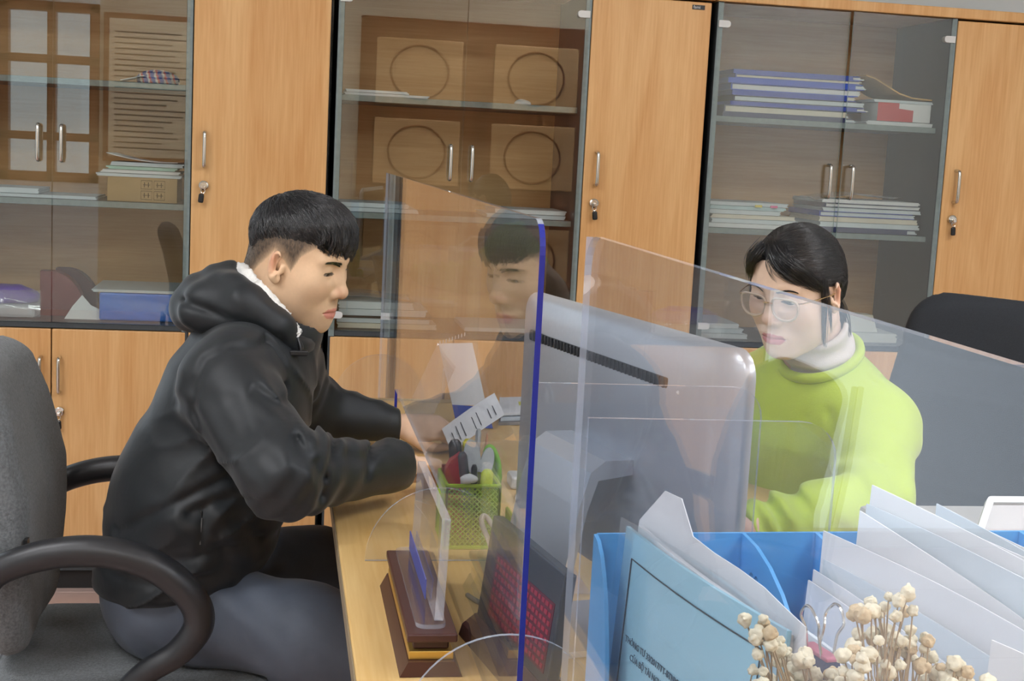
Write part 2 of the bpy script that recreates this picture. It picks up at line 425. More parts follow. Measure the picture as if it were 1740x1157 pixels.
# ------------------------------------------------------------------ desk
DX0, DX1, DY0, DY1, DZ = 0.094, 1.02, 0.05, 3.15, 0.75
desk = thing('desk', 'long light wooden desk between the two seated people', 'desk', ((DX0+DX1)/2, 1.6, 0))
box('desk_top', (DX0, DY0, DZ-0.025), (DX1, DY1, DZ), M_DESK, desk, 0.003)
box('edge_band', (DX0-0.0015, DY0, DZ-0.025), (DX0, DY1, DZ-0.002), mat('edge_band', (150, 134, 108), 0.5, var=0.05), desk)  # grey-brown tone puts the shade on the desk's side edge into colour
box('end_panel', (DX0+0.04, DY0+0.03, 0), (DX1-0.04, DY0+0.055, DZ-0.025), M_DESK, desk)
box('end_panel', (DX0+0.04, DY1-0.055, 0), (DX1-0.04, DY1-0.03, DZ-0.025), M_DESK, desk)
box('modesty_panel', (0.55, DY0+0.055, 0.12), (0.57, DY1-0.055, DZ-0.025), M_DESK, desk)

# ------------------------------------------------------------------ clear acrylic dividers
XP = 0.2325
def rim_blue(n): return 2 if n.y < -0.5 else 1
def main_panel(y0, y1, cut, parent, name='main_panel'):
    """panel in the plane x = XP from y0 (near) to y1 (far), optional pass-through cut at the bottom"""
    h = 0.521; r = 0.032; pl = [(y0, 0)]
    if cut: pl += [(cut[0], 0), (cut[0], 0.100), (cut[1], 0.100), (cut[1], 0)]
    pl += [(y1, 0), (y1, h-0.002)]
    pl += [(y1-r+r*math.cos(math.radians(a)), h-r+r*math.sin(math.radians(a))) for a in range(0, 91, 15)] if not cut else [(y1, h)]
    pl += [(y0+r+r*math.cos(math.radians(a)), h-r+r*math.sin(math.radians(a))) for a in range(90, 181, 15)]
    return prism(name, pl, (XP, 0, DZ), (0, 1, 0), (0, 0, 1), 0.0055, [M_ACR, M_ACRE, M_ACRB], parent, rim=rim_blue if cut else 1)
def wing(y, w, h, parent):
    return prism('side_panel', rrect(w, h, (0, 0, 0.03, 0)), (XP+0.006, y, DZ), (1, 0, 0), (0, 0, 1), 0.005, [M_ACR, M_ACRE], parent, rim=1)
def foot(y, parent, r=0.106):
    pl = [(r*math.cos(math.radians(a)), r*math.sin(math.radians(a))) for a in range(0, 181, 6)]
    return prism('foot', pl, (XP+0.002, y, DZ+0.001), (1, 0, 0), (0, 0, 1), 0.005, [M_ACR, M_ACRE], parent, rim=1)
a1 = thing('acrylic_divider', 'clear acrylic desk divider with a blue near edge and a pass-through opening', 'divider', (XP, 2.2, DZ))
main_panel(1.227, 3.165, (1.885, 2.705), a1)
wing(3.105, 0.215, 0.364, a1); wing(1.262, 0.229, 0.366, a1)
for y in (3.12, 1.88, 1.29): foot(y, a1)
a2 = thing('acrylic_divider', 'clear acrylic desk divider in front of the blue file rack, nearest the viewer', 'divider', (XP, 0.6, DZ))
main_panel(0.12, 1.037, None, a2); wing(1.022, 0.205, 0.380, a2)
for y in (0.35,): foot(y, a2)
# ------------------------------------------------------------------ implicit surfaces for bodies and cloth
def V3(*a): return np.array(a, np.float32)
def s_sph(P, c, r): return np.linalg.norm(P-V3(*c), axis=1)-r
def s_ell(P, c, r, R=None):
    Q = P-V3(*c)
    if R is not None: Q = Q @ R
    r = V3(*r); k0 = np.linalg.norm(Q/r, axis=1); k1 = np.linalg.norm(Q/(r*r), axis=1)
    return k0*(k0-1)/np.maximum(k1, 1e-6)
def s_cone(P, a, b, r1, r2):
    a = V3(*a); b = V3(*b); ab = b-a; t = np.clip(((P-a) @ ab)/float(ab @ ab), 0, 1)
    return np.linalg.norm(P-a-t[:, None]*ab, axis=1)-(r1+(r2-r1)*t)
def s_chain(P, pts, rs, k=0.01):
    d = None
    for i in range(len(pts)-1):
        e = s_cone(P, pts[i], pts[i+1], rs[i], rs[i+1]); d = e if d is None else smin(d, e, k)
    return d
def d_poly(P, pts):
    d = None
    for i in range(len(pts)-1):
        e = s_cone(P, pts[i], pts[i+1], 0, 0); d = e if d is None else np.minimum(d, e)
    return d
def smin(a, b, k):
    h = np.maximum(k-np.abs(a-b), 0)/k; return np.minimum(a, b)-h*h*k*0.25
def smax(a, b, k): return -smin(-a, -b, k)
def rotm(ax, deg):
    return np.array(Matrix.Rotation(math.radians(deg), 3, ax), np.float32)
_h = np.random.RandomState(3).rand(4096).astype(np.float32)
def vnoise(P, s):
    Q = P*np.array(s, np.float32); I = np.floor(Q).astype(np.int64); F = (Q-I).astype(np.float32); F = F*F*(3-2*F); o = 0
    for dx in (0, 1):
        for dy in (0, 1):
            for dz in (0, 1):
                w = (F[:, 0] if dx else 1-F[:, 0])*(F[:, 1] if dy else 1-F[:, 1])*(F[:, 2] if dz else 1-F[:, 2])
                o = o+w*_h[((I[:, 0]+dx)*73+(I[:, 1]+dy)*179+(I[:, 2]+dz)*283+((I[:, 0]+dx)*(I[:, 1]+dy)*7) % 31) & 4095]
    return o*2-1
def net(sdf, lo, hi, h, B=6):
    """surface of sdf = 0 between lo and hi with cell h (evaluated only near the surface)"""
    lo = np.array(lo, np.float32); hi = np.array(hi, np.float32)
    n = np.ceil((hi-lo)/h/B).astype(int); N = n*B+1
    g = np.stack(np.meshgrid(*[np.arange(k) for k in n], indexing='ij'), -1).reshape(-1, 3)
    cc = lo+(g+0.5)*h*B; d = sdf(cc.astype(np.float32)); act = np.abs(d) < h*B*1.75
    F = np.full(N, 1.0, np.float32)
    sg = np.where(d < 0, -1.0, 1.0).astype(np.float32).reshape(n)
    F[:-1, :-1, :-1] = np.repeat(np.repeat(np.repeat(sg, B, 0), B, 1), B, 2)
    o = np.stack(np.meshgrid(*[np.arange(B+1)]*3, indexing='ij'), -1).reshape(-1, 3)
    idx = (g[act]*B)[:, None, :]+o[None]; idx = idx.reshape(-1, 3)
    key = np.unique((idx[:, 0]*N[1]+idx[:, 1])*N[2]+idx[:, 2])
    k3 = np.stack([key//(N[1]*N[2]), (key//N[2]) % N[1], key % N[2]], 1)
    vals = np.empty(len(key), np.float32)
    for s in range(0, len(key), 400000):
        vals[s:s+400000] = sdf((lo+k3[s:s+400000]*h).astype(np.float32))
    F.reshape(-1)[key] = vals
    F[0] = F[-1] = 1; F[:, 0] = F[:, -1] = 1; F[:, :, 0] = F[:, :, -1] = 1
    S = F < 0; c = np.zeros(N-1, np.int8)
    for dx in (0, 1):
        for dy in (0, 1):
            for dz in (0, 1): c += S[dx:N[0]-1+dx, dy:N[1]-1+dy, dz:N[2]-1+dz]
    A = (c > 0) & (c < 8); ijk = np.argwhere(A); vid = np.full(N-1, -1, np.int32); vid[A] = np.arange(len(ijk))
    cor = [(0, 0, 0), (1, 0, 0), (0, 1, 0), (1, 1, 0), (0, 0, 1), (1, 0, 1), (0, 1, 1), (1, 1, 1)]
    cv = [F[ijk[:, 0]+a, ijk[:, 1]+b, ijk[:, 2]+e] for a, b, e in cor]
    acc = np.zeros((len(ijk), 3), np.float32); cnt = np.zeros(len(ijk), np.float32)
    for a in range(8):
        for b in range(a+1, 8):
            if sum(abs(cor[a][q]-cor[b][q]) for q in range(3)) != 1: continue
            m = (cv[a] < 0) != (cv[b] < 0); t = np.where(m, cv[a]/np.where(m, cv[a]-cv[b], 1), 0)
            pa = V3(*cor[a]); pb = V3(*cor[b]); acc += np.where(m[:, None], pa+t[:, None]*(pb-pa), 0); cnt += m
    V = lo+(ijk+acc/np.maximum(cnt, 1)[:, None])*h
    Fs = []
    for ax in range(3):
        u, w = (ax+1) % 3, (ax+2) % 3
        sl = [slice(1, N[q]-1) for q in range(3)]; sl[ax] = slice(0, N[ax]-1)
        s2 = list(sl); s2[ax] = slice(1, N[ax])
        a = S[tuple(sl)]; b = S[tuple(s2)]; e = np.argwhere(a != b)
        if not len(e): continue
        inside = a[e[:, 0], e[:, 1], e[:, 2]]; base = e.copy()
        for q in range(3):
            if q != ax: base[:, q] += 1
        q4 = []
        for du, dw in ((-1, -1), (0, -1), (0, 0), (-1, 0)):
            p = base.copy(); p[:, u] += du; p[:, w] += dw; q4.append(vid[p[:, 0], p[:, 1], p[:, 2]])
        q4 = np.stack(q4, 1); q4[~inside] = q4[~inside][:, ::-1]; Fs.append(q4)
    return V, np.concatenate(Fs)
def relax(V, F, it=2, w=0.5):
    E = np.concatenate([F[:, [i, (i+1) % 4]] for i in range(4)])
    for _ in range(it):
        S = np.zeros_like(V); c = np.zeros(len(V), np.float32)
        for q in range(3):
            S[:, q] = np.bincount(E[:, 0], V[E[:, 1], q], len(V))+np.bincount(E[:, 1], V[E[:, 0], q], len(V))
        c = np.bincount(E[:, 0], minlength=len(V))+np.bincount(E[:, 1], minlength=len(V))
        V = V*(1-w)+w*(S/np.maximum(c, 1)[:, None]).astype(np.float32)
    return V
def np_mesh(name, V, F, mats, parent=None, col=None, smooth=True, kind=None, midx=None):
    me = bpy.data.meshes.new(name); V = np.asarray(V, np.float32)
    if isinstance(F, np.ndarray):
        k = F.shape[1]; me.vertices.add(len(V)); me.vertices.foreach_set('co', V.ravel())
        me.loops.add(F.size); me.loops.foreach_set('vertex_index', F.ravel().astype(np.int32))
        me.polygons.add(len(F)); me.polygons.foreach_set('loop_start', np.arange(0, F.size, k, dtype=np.int32))
        try: me.polygons.foreach_set('loop_total', np.full(len(F), k, np.int32))
        except Exception: pass
        me.update(calc_edges=True)
    else:
        me.from_pydata([tuple(p) for p in V], [], F)
    me.validate()
    if col is not None:
        a = me.color_attributes.new('Col', 'FLOAT_COLOR', 'POINT')
        a.data.foreach_set('color', np.concatenate([col, np.ones((len(col), 1))], 1).astype(np.float32).ravel())
    return link(name, me, mats, parent, smooth, kind)
def grad(sdf, P, e=0.0008):
    g = np.stack([sdf(P+V3(e, 0, 0))-sdf(P-V3(e, 0, 0)), sdf(P+V3(0, e, 0))-sdf(P-V3(0, e, 0)), sdf(P+V3(0, 0, e))-sdf(P-V3(0, 0, e))], 1)
    return g/np.maximum(np.linalg.norm(g, axis=1, keepdims=True), 1e-6)
def project(sdf, P, off=0.0, it=4):
    for _ in range(it): P = P-grad(sdf, P)*np.clip(sdf(P)-off, -0.02, 0.02)[:, None]
    return P
def strand_mesh(paths, r0, r1=None, sides=3):
    """paths (n, k, 3) -> thin tapered tubes"""
    n, k, _ = paths.shape; T = np.gradient(paths, axis=1); T /= np.maximum(np.linalg.norm(T, axis=2, keepdims=True), 1e-9)
    ref = np.zeros_like(T); ref[..., 2] = 1; ref[np.abs(T[..., 2]) > 0.9] = (1, 0, 0)
    A = np.cross(T, ref); A /= np.maximum(np.linalg.norm(A, axis=2, keepdims=True), 1e-9); B = np.cross(T, A)
    r1 = r0*0.25 if r1 is None else r1
    prof = np.interp(np.linspace(0, 1, k), [0, 0.15, 0.7, 1], [r0*0.7, r0, r0*0.85, r1])
    ang = np.arange(sides)*2*np.pi/sides
    V = paths[:, :, None, :]+prof[None, :, None, None]*(A[:, :, None, :]*np.cos(ang)[None, None, :, None]+B[:, :, None, :]*np.sin(ang)[None, None, :, None])
    i = np.arange(n)[:, None, None]*k*sides; j = np.arange(k-1)[None, :, None]*sides; s = np.arange(sides)[None, None, :]; s2 = (s+1) % sides
    F = np.stack([i+j+s, i+j+s2, i+j+sides+s2, i+j+sides+s], -1).reshape(-1, 4)
    return V.reshape(-1, 3), F
def join_geo(parts):
    Vs, Fs, o = [], [], 0
    for V, F in parts: Vs.append(V); Fs.append(F+o); o += len(V)
    return np.concatenate(Vs), np.concatenate(Fs)

# ------------------------------------------------------------------ heads and hands
def head_sdf(P, male=True, full=True):
    y = np.abs(P[:, 1]); Q = P.copy(); Q[:, 1] = y          # mirrored: features once, on +y
    j = 1.0 if male else 0.93
    d = s_ell(P, (-0.002, 0, 0.038), (0.080, 0.0745, 0.075))
    d = smin(d, s_ell(P, (0.032, 0, 0.030), (0.056, 0.060, 0.058)), 0.03)
    d = smin(d, s_ell(P, (0.030, 0, -0.022), (0.058, 0.058*j, 0.078)), 0.03)
    d = smin(d, s_cone(Q, (-0.004, 0.052*j, -0.045), (0.056, 0.018, -0.087), 0.019, 0.016), 0.025)
    d = smin(d, s_ell(P, (0.068, 0, -0.086), (0.021, 0.023, 0.019)), 0.02)
    d = smin(d, s_sph(Q, (0.053, 0.041, -0.016), 0.024), 0.03)
    d = smin(d, s_cone(P, (-0.030, 0, -0.03), (-0.058, 0, -0.20), 0.054 if male else 0.047, 0.058 if male else 0.050), 0.03)
    d = smin(d, s_ell(Q, (0.030, 0.030, -0.050), (0.034, 0.029, 0.034)), 0.03)
    # brow, sockets, lids
    d = smin(d, s_cone(Q, (0.081, 0.010, 0.031), (0.070, 0.043, 0.030), 0.0085, 0.007), 0.014)
    d = smax(d, -s_ell(Q, (0.096, 0.031, 0.012), (0.016, 0.017, 0.012)), 0.016)
    d = smin(d, s_sph(Q, (0.0690, 0.0315, 0.0105), 0.0145), 0.006)
    # nose
    d = smin(d, s_cone(P, (0.078, 0, 0.020), (0.098, 0, -0.020), 0.0075, 0.0100), 0.012)
    d = smin(d, s_sph(P, (0.0985, 0, -0.0235), 0.0108), 0.006)
    d = smin(d, s_sph(Q, (0.0895, 0.0118, -0.0285), 0.0082), 0.006)
    d = smax(d, -s_ell(Q, (0.0955, 0.0065, -0.0362), (0.0055, 0.0034, 0.0038)), 0.003)
    # mouth
    d = smin(d, s_ell(P, (0.068, 0, -0.060), (0.024, 0.032, 0.024)), 0.016)
    d = smin(d, s_cone(Q, (0.0905, 0.002, -0.0555), (0.0800, 0.0235, -0.0605), 0.0048, 0.0018), 0.005)
    d = smin(d, s_cone(Q, (0.0890, 0.0, -0.0665), (0.0800, 0.0200, -0.0625), 0.0058, 0.0020), 0.005)
    d = smax(d, -s_cone(Q, (0.0985, 0.0, -0.0606), (0.0825, 0.0250, -0.0612), 0.0024, 0.0014), 0.003)
    # eye opening
    op = 0.0017 if male else 0.0040
    d = smax(d, -s_ell(Q, (0.0850, 0.0320, 0.0080), (0.014, 0.0138, op), rotm('X', -6)), 0.0015)
    # ears
    R = rotm('Z', 34) @ rotm('Y', 12)
    Q = Q-V3(0.012, -0.0015, 0.002)
    e = s_ell(Q, (-0.009, 0.0805, 0.003), (0.0165, 0.0060, 0.0265), R)
    e = smax(e, -s_ell(Q, (-0.0062, 0.0862, 0.0045), (0.0118, 0.0090, 0.0195), R), 0.003)
    e = smin(e, s_cone(Q, (-0.0125, 0.0822, 0.013), (-0.0112, 0.0800, -0.008), 0.0026, 0.0032), 0.004)
    e = smin(e, s_ell(Q, (-0.003, 0.0775, -0.0185), (0.0080, 0.0052, 0.0095)), 0.006)
    e = smin(e, s_cone(Q, (0.003, 0.0745, 0.001), (0.003, 0.0750, -0.006), 0.0036, 0.0036), 0.005)
    return smin(d, e, 0.005)
def mix3(a, b, t): t = np.clip(t, 0, 1)[:, None]; return a*(1-t)+b*t
def lin(c): return np.array(srgb(*c)[:3])
def head_colour(P, male):
    y = np.abs(P[:, 1]); x = P[:, 0]; z = P[:, 2]
    skin = lin((236, 198, 160)) if male else lin((236, 204, 180))
    C = np.repeat(skin[None], len(P), 0)*(1+0.05*vnoise(P, (60, 60, 60)))[:, None]
    def blob(c, r, col, a):
        nonlocal C
        q = np.sqrt((((np.stack([x, y, z], 1)-np.array(c))/np.array(r))**2).sum(1)); C = mix3(C, lin(col)[None], a*np.clip(1.25-q, 0, 1))
    blob((-0.002, 0.084, 0.010), (0.018, 0.012, 0.022), (226, 140, 112), 0.6)
    blob((0.098, 0, -0.025), (0.016, 0.018, 0.014), (232, 158, 132), 0.5)
    blob((0.060, 0.040, -0.022), (0.030, 0.022, 0.024), (236, 170, 138), 0.35)
    lip = lin((216, 138, 124)) if male else lin((204, 116, 118))
    w = 0.0255*np.sqrt(np.clip(1-((z+0.0612)/0.0125)**2, 0, 1))
    up = (z < -0.0512-0.0035*np.clip(y/0.02, 0, 1)) & (z > -0.0710)
    C = mix3(C, lip[None], np.where((x > 0.076) & up, np.clip((w-y)/0.0025, 0, 1), 0)*0.9)
    # eyes: dark slit under the lid
    q = ((y-0.032)/0.0145)**2+((z-0.0080)/0.0034)**2
    C = mix3(C, lin((40, 28, 24))[None], np.where((x > 0.06) & (q < 1.0), 0.85, 0))
    if male:
        # clipped fade of short hair round the ears and nape
        zb = np.interp(x, [-0.1, -0.060, -0.035, -0.005, 0.016, 0.030, 0.042, 0.07], [-0.060, -0.052, -0.010, 0.026, 0.016, 0.000, 0.030, 0.060])
        t = np.clip((z-zb)/0.024, 0, 1)*(x < 0.075)
        hl = 0.97*t**0.42*(0.90+0.10*vnoise(P, (900, 900, 260)))
        C = mix3(C, lin((52, 46, 40))[None], np.where(y < 0.0795, hl, hl*0.0))
        q = ((y)/0.022)**2+((z+0.046)/0.006)**2
        C = mix3(C, lin((150, 118, 92))[None], np.where((x > 0.07) & (q < 1), 0.22*(1-q), 0))
    else:
        t = np.clip((z-np.interp(x, [-0.08, -0.02, 0.02, 0.05, 0.08], [-0.06, -0.02, 0.03, 0.06, 0.085]))/0.01, 0, 1)
        C = mix3(C, lin((50, 44, 42))[None], np.where(y < 0.078, 0.8*t, 0))
    return C
def hand_sdf(P, curl, thumb=((0.026, 0.030, -0.006), (0.052, 0.047, -0.016), (0.078, 0.045, -0.024), (0.100, 0.034, -0.026))):
    """wrist at the origin, fingers along +x, thumb side +y, back of the hand +z; curl: (base, mid, tip) bends in degrees for each finger"""
    d = s_ell(P, (0.048, 0.0, 0.0), (0.054, 0.041, 0.0155))
    d = smin(d, s_ell(P, (0.075, 0.004, 0.001), (0.030, 0.040, 0.0125)), 0.012)
    d = smin(d, s_cone(P, (-0.06, 0, 0), (0.012, 0, 0), 0.027, 0.025), 0.02)
    d = smin(d, s_ell(P, (0.035, 0.024, -0.008), (0.030, 0.016, 0.014)), 0.012)
    base = [(0.092, 0.030, 0.0), (0.097, 0.010, 0.002), (0.093, -0.010, 0.001), (0.085, -0.028, -0.001)]
    ln = [(0.040, 0.024, 0.020), (0.044, 0.028, 0.021), (0.041, 0.026, 0.020), (0.032, 0.019, 0.018)]
    spread = [5, 1, -3, -8]
    for b, L, c, s in zip(base, ln, curl, spread):
        p = np.array(b); a = 0; pts = [p]
        for q in range(3):
            a += c[q]; p = p+L[q]*np.array([math.cos(math.radians(a))*math.cos(math.radians(s)), math.sin(math.radians(s)), -math.sin(math.radians(a))]); pts.append(p)
        f = s_chain(P, pts, [0.0098, 0.0088, 0.0078, 0.0066], 0.003)
        d = smin(d, f, 0.004)
    d = smin(d, s_chain(P, list(thumb), [0.0135, 0.0118, 0.0098, 0.0078], 0.004), 0.006)
    return d
class Xf:
    """rigid frame with scale: local <-> world"""
    def __init__(s, o, x, z, k=1.0, flip=False):
        x = np.array(x, float); x /= np.linalg.norm(x); z = np.array(z, float); y = np.cross(z, x); y /= np.linalg.norm(y); z = np.cross(x, y)
        if flip: y = -y
        s.R = np.stack([x, y, z], 1).astype(np.float32); s.o = np.array(o, np.float32); s.k = k; s.flip = flip
    def w(s, P): return (np.asarray(P, np.float32)*s.k) @ s.R.T+s.o
    def l(s, P): return ((P-s.o) @ s.R)/s.k
    def faces(s, F): return F[:, ::-1] if s.flip else F
M_SKIN = mat('skin', (226, 184, 142), 0.48, attr='Col', var=0.02, scale=200, bump=0.06, bscale=900, spec=0.35)
M_HAIR = mat('black_hair', (25, 25, 28), 0.30, var=0.25, scale=400, spec=1.0)
M_EYE = mat('eye', (235, 232, 226), 0.12, attr='Col')
def eyes(X, parent, gaze):
    for s in (1, -1):
        c = np.array([0.0690, 0.0315*s, 0.0105]); Vs = []; n, m = 16, 10
        for i in range(m+1):
            for j in range(n):
                a = math.pi*i/m; b = 2*math.pi*j/n; Vs.append((math.cos(a), math.sin(a)*math.cos(b), math.sin(a)*math.sin(b)))
        Vs = np.array(Vs); g = np.array(gaze, float); g /= np.linalg.norm(g)
        ca = Vs @ g; col = np.where((ca > 0.82)[:, None], lin((42, 28, 22)), lin((205, 196, 188)))
        F = np.array([(i*n+j, i*n+(j+1) % n, (i+1)*n+(j+1) % n, (i+1)*n+j) for i in range(m) for j in range(n)])
        np_mesh('eyeball', X.w(Vs*0.0136+c), X.faces(F), M_EYE, parent, col)
def brows(X, parent, male, sdf):
    rs = np.random.RandomState(5); n = 420; t = rs.rand(n); sg = np.where(np.arange(n) % 2, 1.0, -1.0)
    yy = 0.011+0.038*t; th = (0.0088 if male else 0.0046)
    zz = 0.0268+(0.0030*t if male else 0.0045*np.sin(t*2.4)-0.001*t)+(rs.rand(n)-0.5)*th*(1-0.55*t)
    p = np.stack([0.088-0.8*yy*yy, yy*sg, zz], 1).astype(np.float32); p = project(sdf, p, 0.0003, 5)
    dr = np.stack([np.full(n, -0.25), sg, 0.45-0.75*t], 1); dr /= np.linalg.norm(dr, axis=1, keepdims=True); L = 0.0065
    q = [p]+[project(sdf, (p+dr*L*k).astype(np.float32), 0.0005+0.0003*k, 3) for k in (0.5, 1.0)]
    V, F = strand_mesh(np.stack(q, 1), 0.00036); np_mesh('eyebrows', X.w(V), X.faces(F), M_HAIR, parent, kind='stuff')
    L = []
    k = np.arange(7); u = (k-3)/3.0
    for s in (1, -1):
        pts = np.stack([0.0842-0.0045*u*u, s*(0.0190+0.0043*k), 0.0092+(0.0010 if male else 0.0016)*(1-u*u)], 1).astype(np.float32)
        L.append(project(sdf, pts, 0.0003, 4))
    for q in L:
        V, F = strand_mesh(np.array([q]), 0.0010 if male else 0.0012); np_mesh('eyelash', X.w(V), X.faces(F), M_HAIR, parent)
# ------------------------------------------------------------------ the person in the black jacket
def man():
    root = thing('person', 'person in a black hooded jacket leaning on the desk, reaching through the divider', 'person', (-0.15, 2.3, 0))
    XH = Xf((0.021, 2.335, 1.128), (math.cos(math.radians(-26))*math.cos(math.radians(13)), math.sin(math.radians(-26))*math.cos(math.radians(13)), -math.sin(math.radians(13))), (0.12, -0.10, 1), 0.985)
    hs = lambda P: head_sdf(P, True)
    geo = []
    V, F = net(hs, (-0.125, -0.105, -0.20), (0.125, 0.105, 0.145), 0.0019); V = relax(V, F, 1, 0.3)
    C = head_colour(V, True); geo.append((XH.w(V), F, C))
    # hands
    skin = lin((238, 200, 170))
    XL_ = Xf((0.236, 2.602, 0.797), (0.95, -0.16, 0.0), (0.0, -0.55, 1.0), 0.86, flip=True)
    hl = lambda P: hand_sdf(P, [(22, 52, 40), (30, 66, 44), (36, 74, 46), (42, 76, 46)], ((0.026, 0.030, -0.006), (0.056, 0.044, -0.018), (0.086, 0.040, -0.026), (0.114, 0.032, -0.028)))
    XR_ = Xf((0.203, 2.204, 0.812), (0.66, 0.74, -0.16), (-0.2, 0.10, 1.0), 0.86)
    hr = lambda P: hand_sdf(P, [(30, 40, 25), (34, 44, 26), (38, 46, 28), (42, 46, 28)])
    for X, sd in ((XL_, hl), (XR_, hr)):
        V, F = net(sd, (-0.065, -0.06, -0.10), (0.20, 0.075, 0.035), 0.0022); V = relax(V, F, 1, 0.3)
        c = np.repeat(skin[None], len(V), 0)*(1+0.05*vnoise(V, (90, 90, 90)))[:, None]
        c = mix3(c, lin((226, 150, 120))[None], np.clip((V[:, 0]-0.11)/0.05, 0, 0.45))
        geo.append((X.w(V), X.faces(F), c))
    # trunk, arms and legs under the clothes
    def trunk(P):
        Q = P.copy(); Q[:, 1] = 2.32+(P[:, 1]-2.32)/1.35
        d = s_chain(Q, [(-0.15, 2.32, 0.56), (-0.125, 2.32, 0.76), (-0.065, 2.32, 0.92)], [0.105, 0.10, 0.09], 0.05)
        d = smin(d, s_cone(P, (-0.05, 2.33, 0.95), (0.0, 2.335, 1.06), 0.06, 0.05), 0.04)
        for ch, rr in (([(-0.08, 2.16, 0.94), (0.012, 2.0, 0.845), (0.20, 2.200, 0.812)], [0.05, 0.04, 0.024]), ([(-0.01, 2.49, 0.94), (0.055, 2.60, 0.828), (0.233, 2.603, 0.797)], [0.05, 0.04, 0.023]),
                       ([(-0.14, 2.22, 0.56), (0.25, 2.14, 0.47), (0.215, 2.12, 0.12)], [0.055, 0.045, 0.035]), ([(-0.13, 2.42, 0.57), (0.27, 2.50, 0.50), (0.245, 2.5, 0.12)], [0.055, 0.045, 0.035])):
            d = smin(d, s_chain(P, ch, rr, 0.02), 0.03)
        return d
    V, F = net(trunk, (-0.35, 1.9, 0.02), (0.40, 2.72, 1.12), 0.015); geo.append((V, F, np.repeat(skin[None], len(V), 0)))
    Vs = np.concatenate([g[0] for g in geo]); Cs = np.concatenate([g[2] for g in geo]); Fs = []; o = 0
    for g in geo: Fs.append(g[1]+o); o += len(g[0])
    np_mesh('body', Vs, np.concatenate(Fs), M_SKIN, root, Cs)
    eyes(XH, root, (0.9, 0.1, -0.42)); brows(XH, root, True, hs)
    # hair: a cap that is thick on top and tapers to the clipped sides, with strands over it
    def hair(P):
        y = np.abs(P[:, 1]); x = P[:, 0]; z = P[:, 2]
        d = s_ell(P, (0.002, 0, 0.046), (0.0870, 0.0810, 0.0770))
        d = smin(d, s_ell(P, (0.040, 0, 0.068), (0.052, 0.060, 0.046)), 0.03)
        zc = np.interp(x, [-0.11, -0.075, -0.045, -0.01, 0.04, 0.060, 0.085, 0.12], [-0.046, -0.036, 0.010, 0.040, 0.046, 0.048, 0.046, 0.042])
        fall = np.clip((z-zc)/0.040, 0, 1)
        d = d+0.0150*(1-fall)**1.5*(x < 0.06)+0.006*(1-fall)*(x >= 0.06)
        d = smax(d, (zc-z)*0.8, 0.006)
        return d+0.0012*vnoise(P, (260, 260, 60))
    V, F = net(hair, (-0.13, -0.10, -0.06), (0.125, 0.10, 0.165), 0.0024)
    parts = [(XH.w(V), F)]
    rs = np.random.RandomState(11)
    nrt = 9000
    u = rs.randn(nrt, 3); u /= np.linalg.norm(u, axis=1, keepdims=True)
    P = (u*np.array([0.090, 0.083, 0.080])+np.array([0.002, 0, 0.046])).astype(np.float32)
    P = project(hair, P, 0.0, 4)
    zc = np.interp(P[:, 0], [-0.11, -0.075, -0.045, -0.01, 0.04, 0.07, 0.12], [-0.044, -0.034, 0.012, 0.042, 0.048, 0.050, 0.046])
    P = P[P[:, 2] > zc+0.004]; n = len(P)
    path = [P]; L = 0.030+0.02*rs.rand(n)
    top = np.clip((P[:, 2]-0.07)/0.05, 0, 1); L = L*(0.55+0.75*top)
    q = P; K = 5
    for k in range(1, K+1):
        crown = q-np.array([-0.050, 0.0, 0.112]); out = crown/np.maximum(np.linalg.norm(crown, axis=1, keepdims=True), 1e-6)
        D = out*0.9+np.array([0.55, 0, -0.55]); D = D+rs.randn(n, 3)*0.20
        nn = grad(hair, q); D = D-nn*(D*nn).sum(1, keepdims=True)*0.9; D /= np.linalg.norm(D, axis=1, keepdims=True)
        q2 = (q+D*(L/K)[:, None]).astype(np.float32)
        off = 0.0012+0.0026*(k/K)*rs.rand(n)*(0.4+top)
        fr = (q2[:, 2] > 0.056)
        pr_ = project(hair, q2, 0.0, 2)+grad(hair, q2)*off[:, None]
        q = np.where(fr[:, None], pr_, q2).astype(np.float32); path.append(q)
    parts.append(strand_mesh(np.stack(path, 1), 0.00062)); parts[-1] = (XH.w(parts[-1][0]), parts[-1][1])
    # fringe: straight locks over the forehead
    m = 1100; yy = rs.uniform(-0.066, 0.066, m); st = np.stack([0.085+0.02*np.cos(yy*18)-np.abs(yy)*0.25, yy, 0.075+rs.rand(m)*0.02], 1).astype(np.float32)
    st = project(hair, st, 0.001, 4); lowz = 0.036+0.011*rs.rand(m)+0.016*np.clip(-yy/0.06, -0.4, 1)+0.004*np.sin(yy*190)
    fp = []
    for k in range(7):
        t = k/6; zz = st[:, 2]*(1-t)+lowz*t; xx = st[:, 0]+(0.006*np.sin(t*2.2)-0.004*t*t)+rs.randn(m)*0.0006; ys = yy+0.004*t*np.sin(yy*300)
        fp.append(np.stack([xx, ys, zz], 1))
    a = strand_mesh(np.stack(fp, 1), 0.00075); parts.append((XH.w(a[0]), a[1]))
    # clipped sides: very short hairs
    u = rs.randn(22000, 3); P = (u/np.linalg.norm(u, axis=1, keepdims=True)*np.array([0.1, 0.085, 0.09])+np.array([-0.01, 0, 0.03])).astype(np.float32); P = project(hs, P, 0.0, 4)
    zb = np.interp(P[:, 0], [-0.1, -0.060, -0.035, -0.005, 0.016, 0.030, 0.042, 0.07], [-0.056, -0.048, -0.004, 0.032, 0.020, 0.004, 0.034, 0.062])
    ok = (P[:, 2] > zb+0.006*rs.rand(len(P))) & (P[:, 2] < 0.07) & (np.abs(P[:, 1]) < 0.0785) & (P[:, 0] < 0.06); P = P[ok]
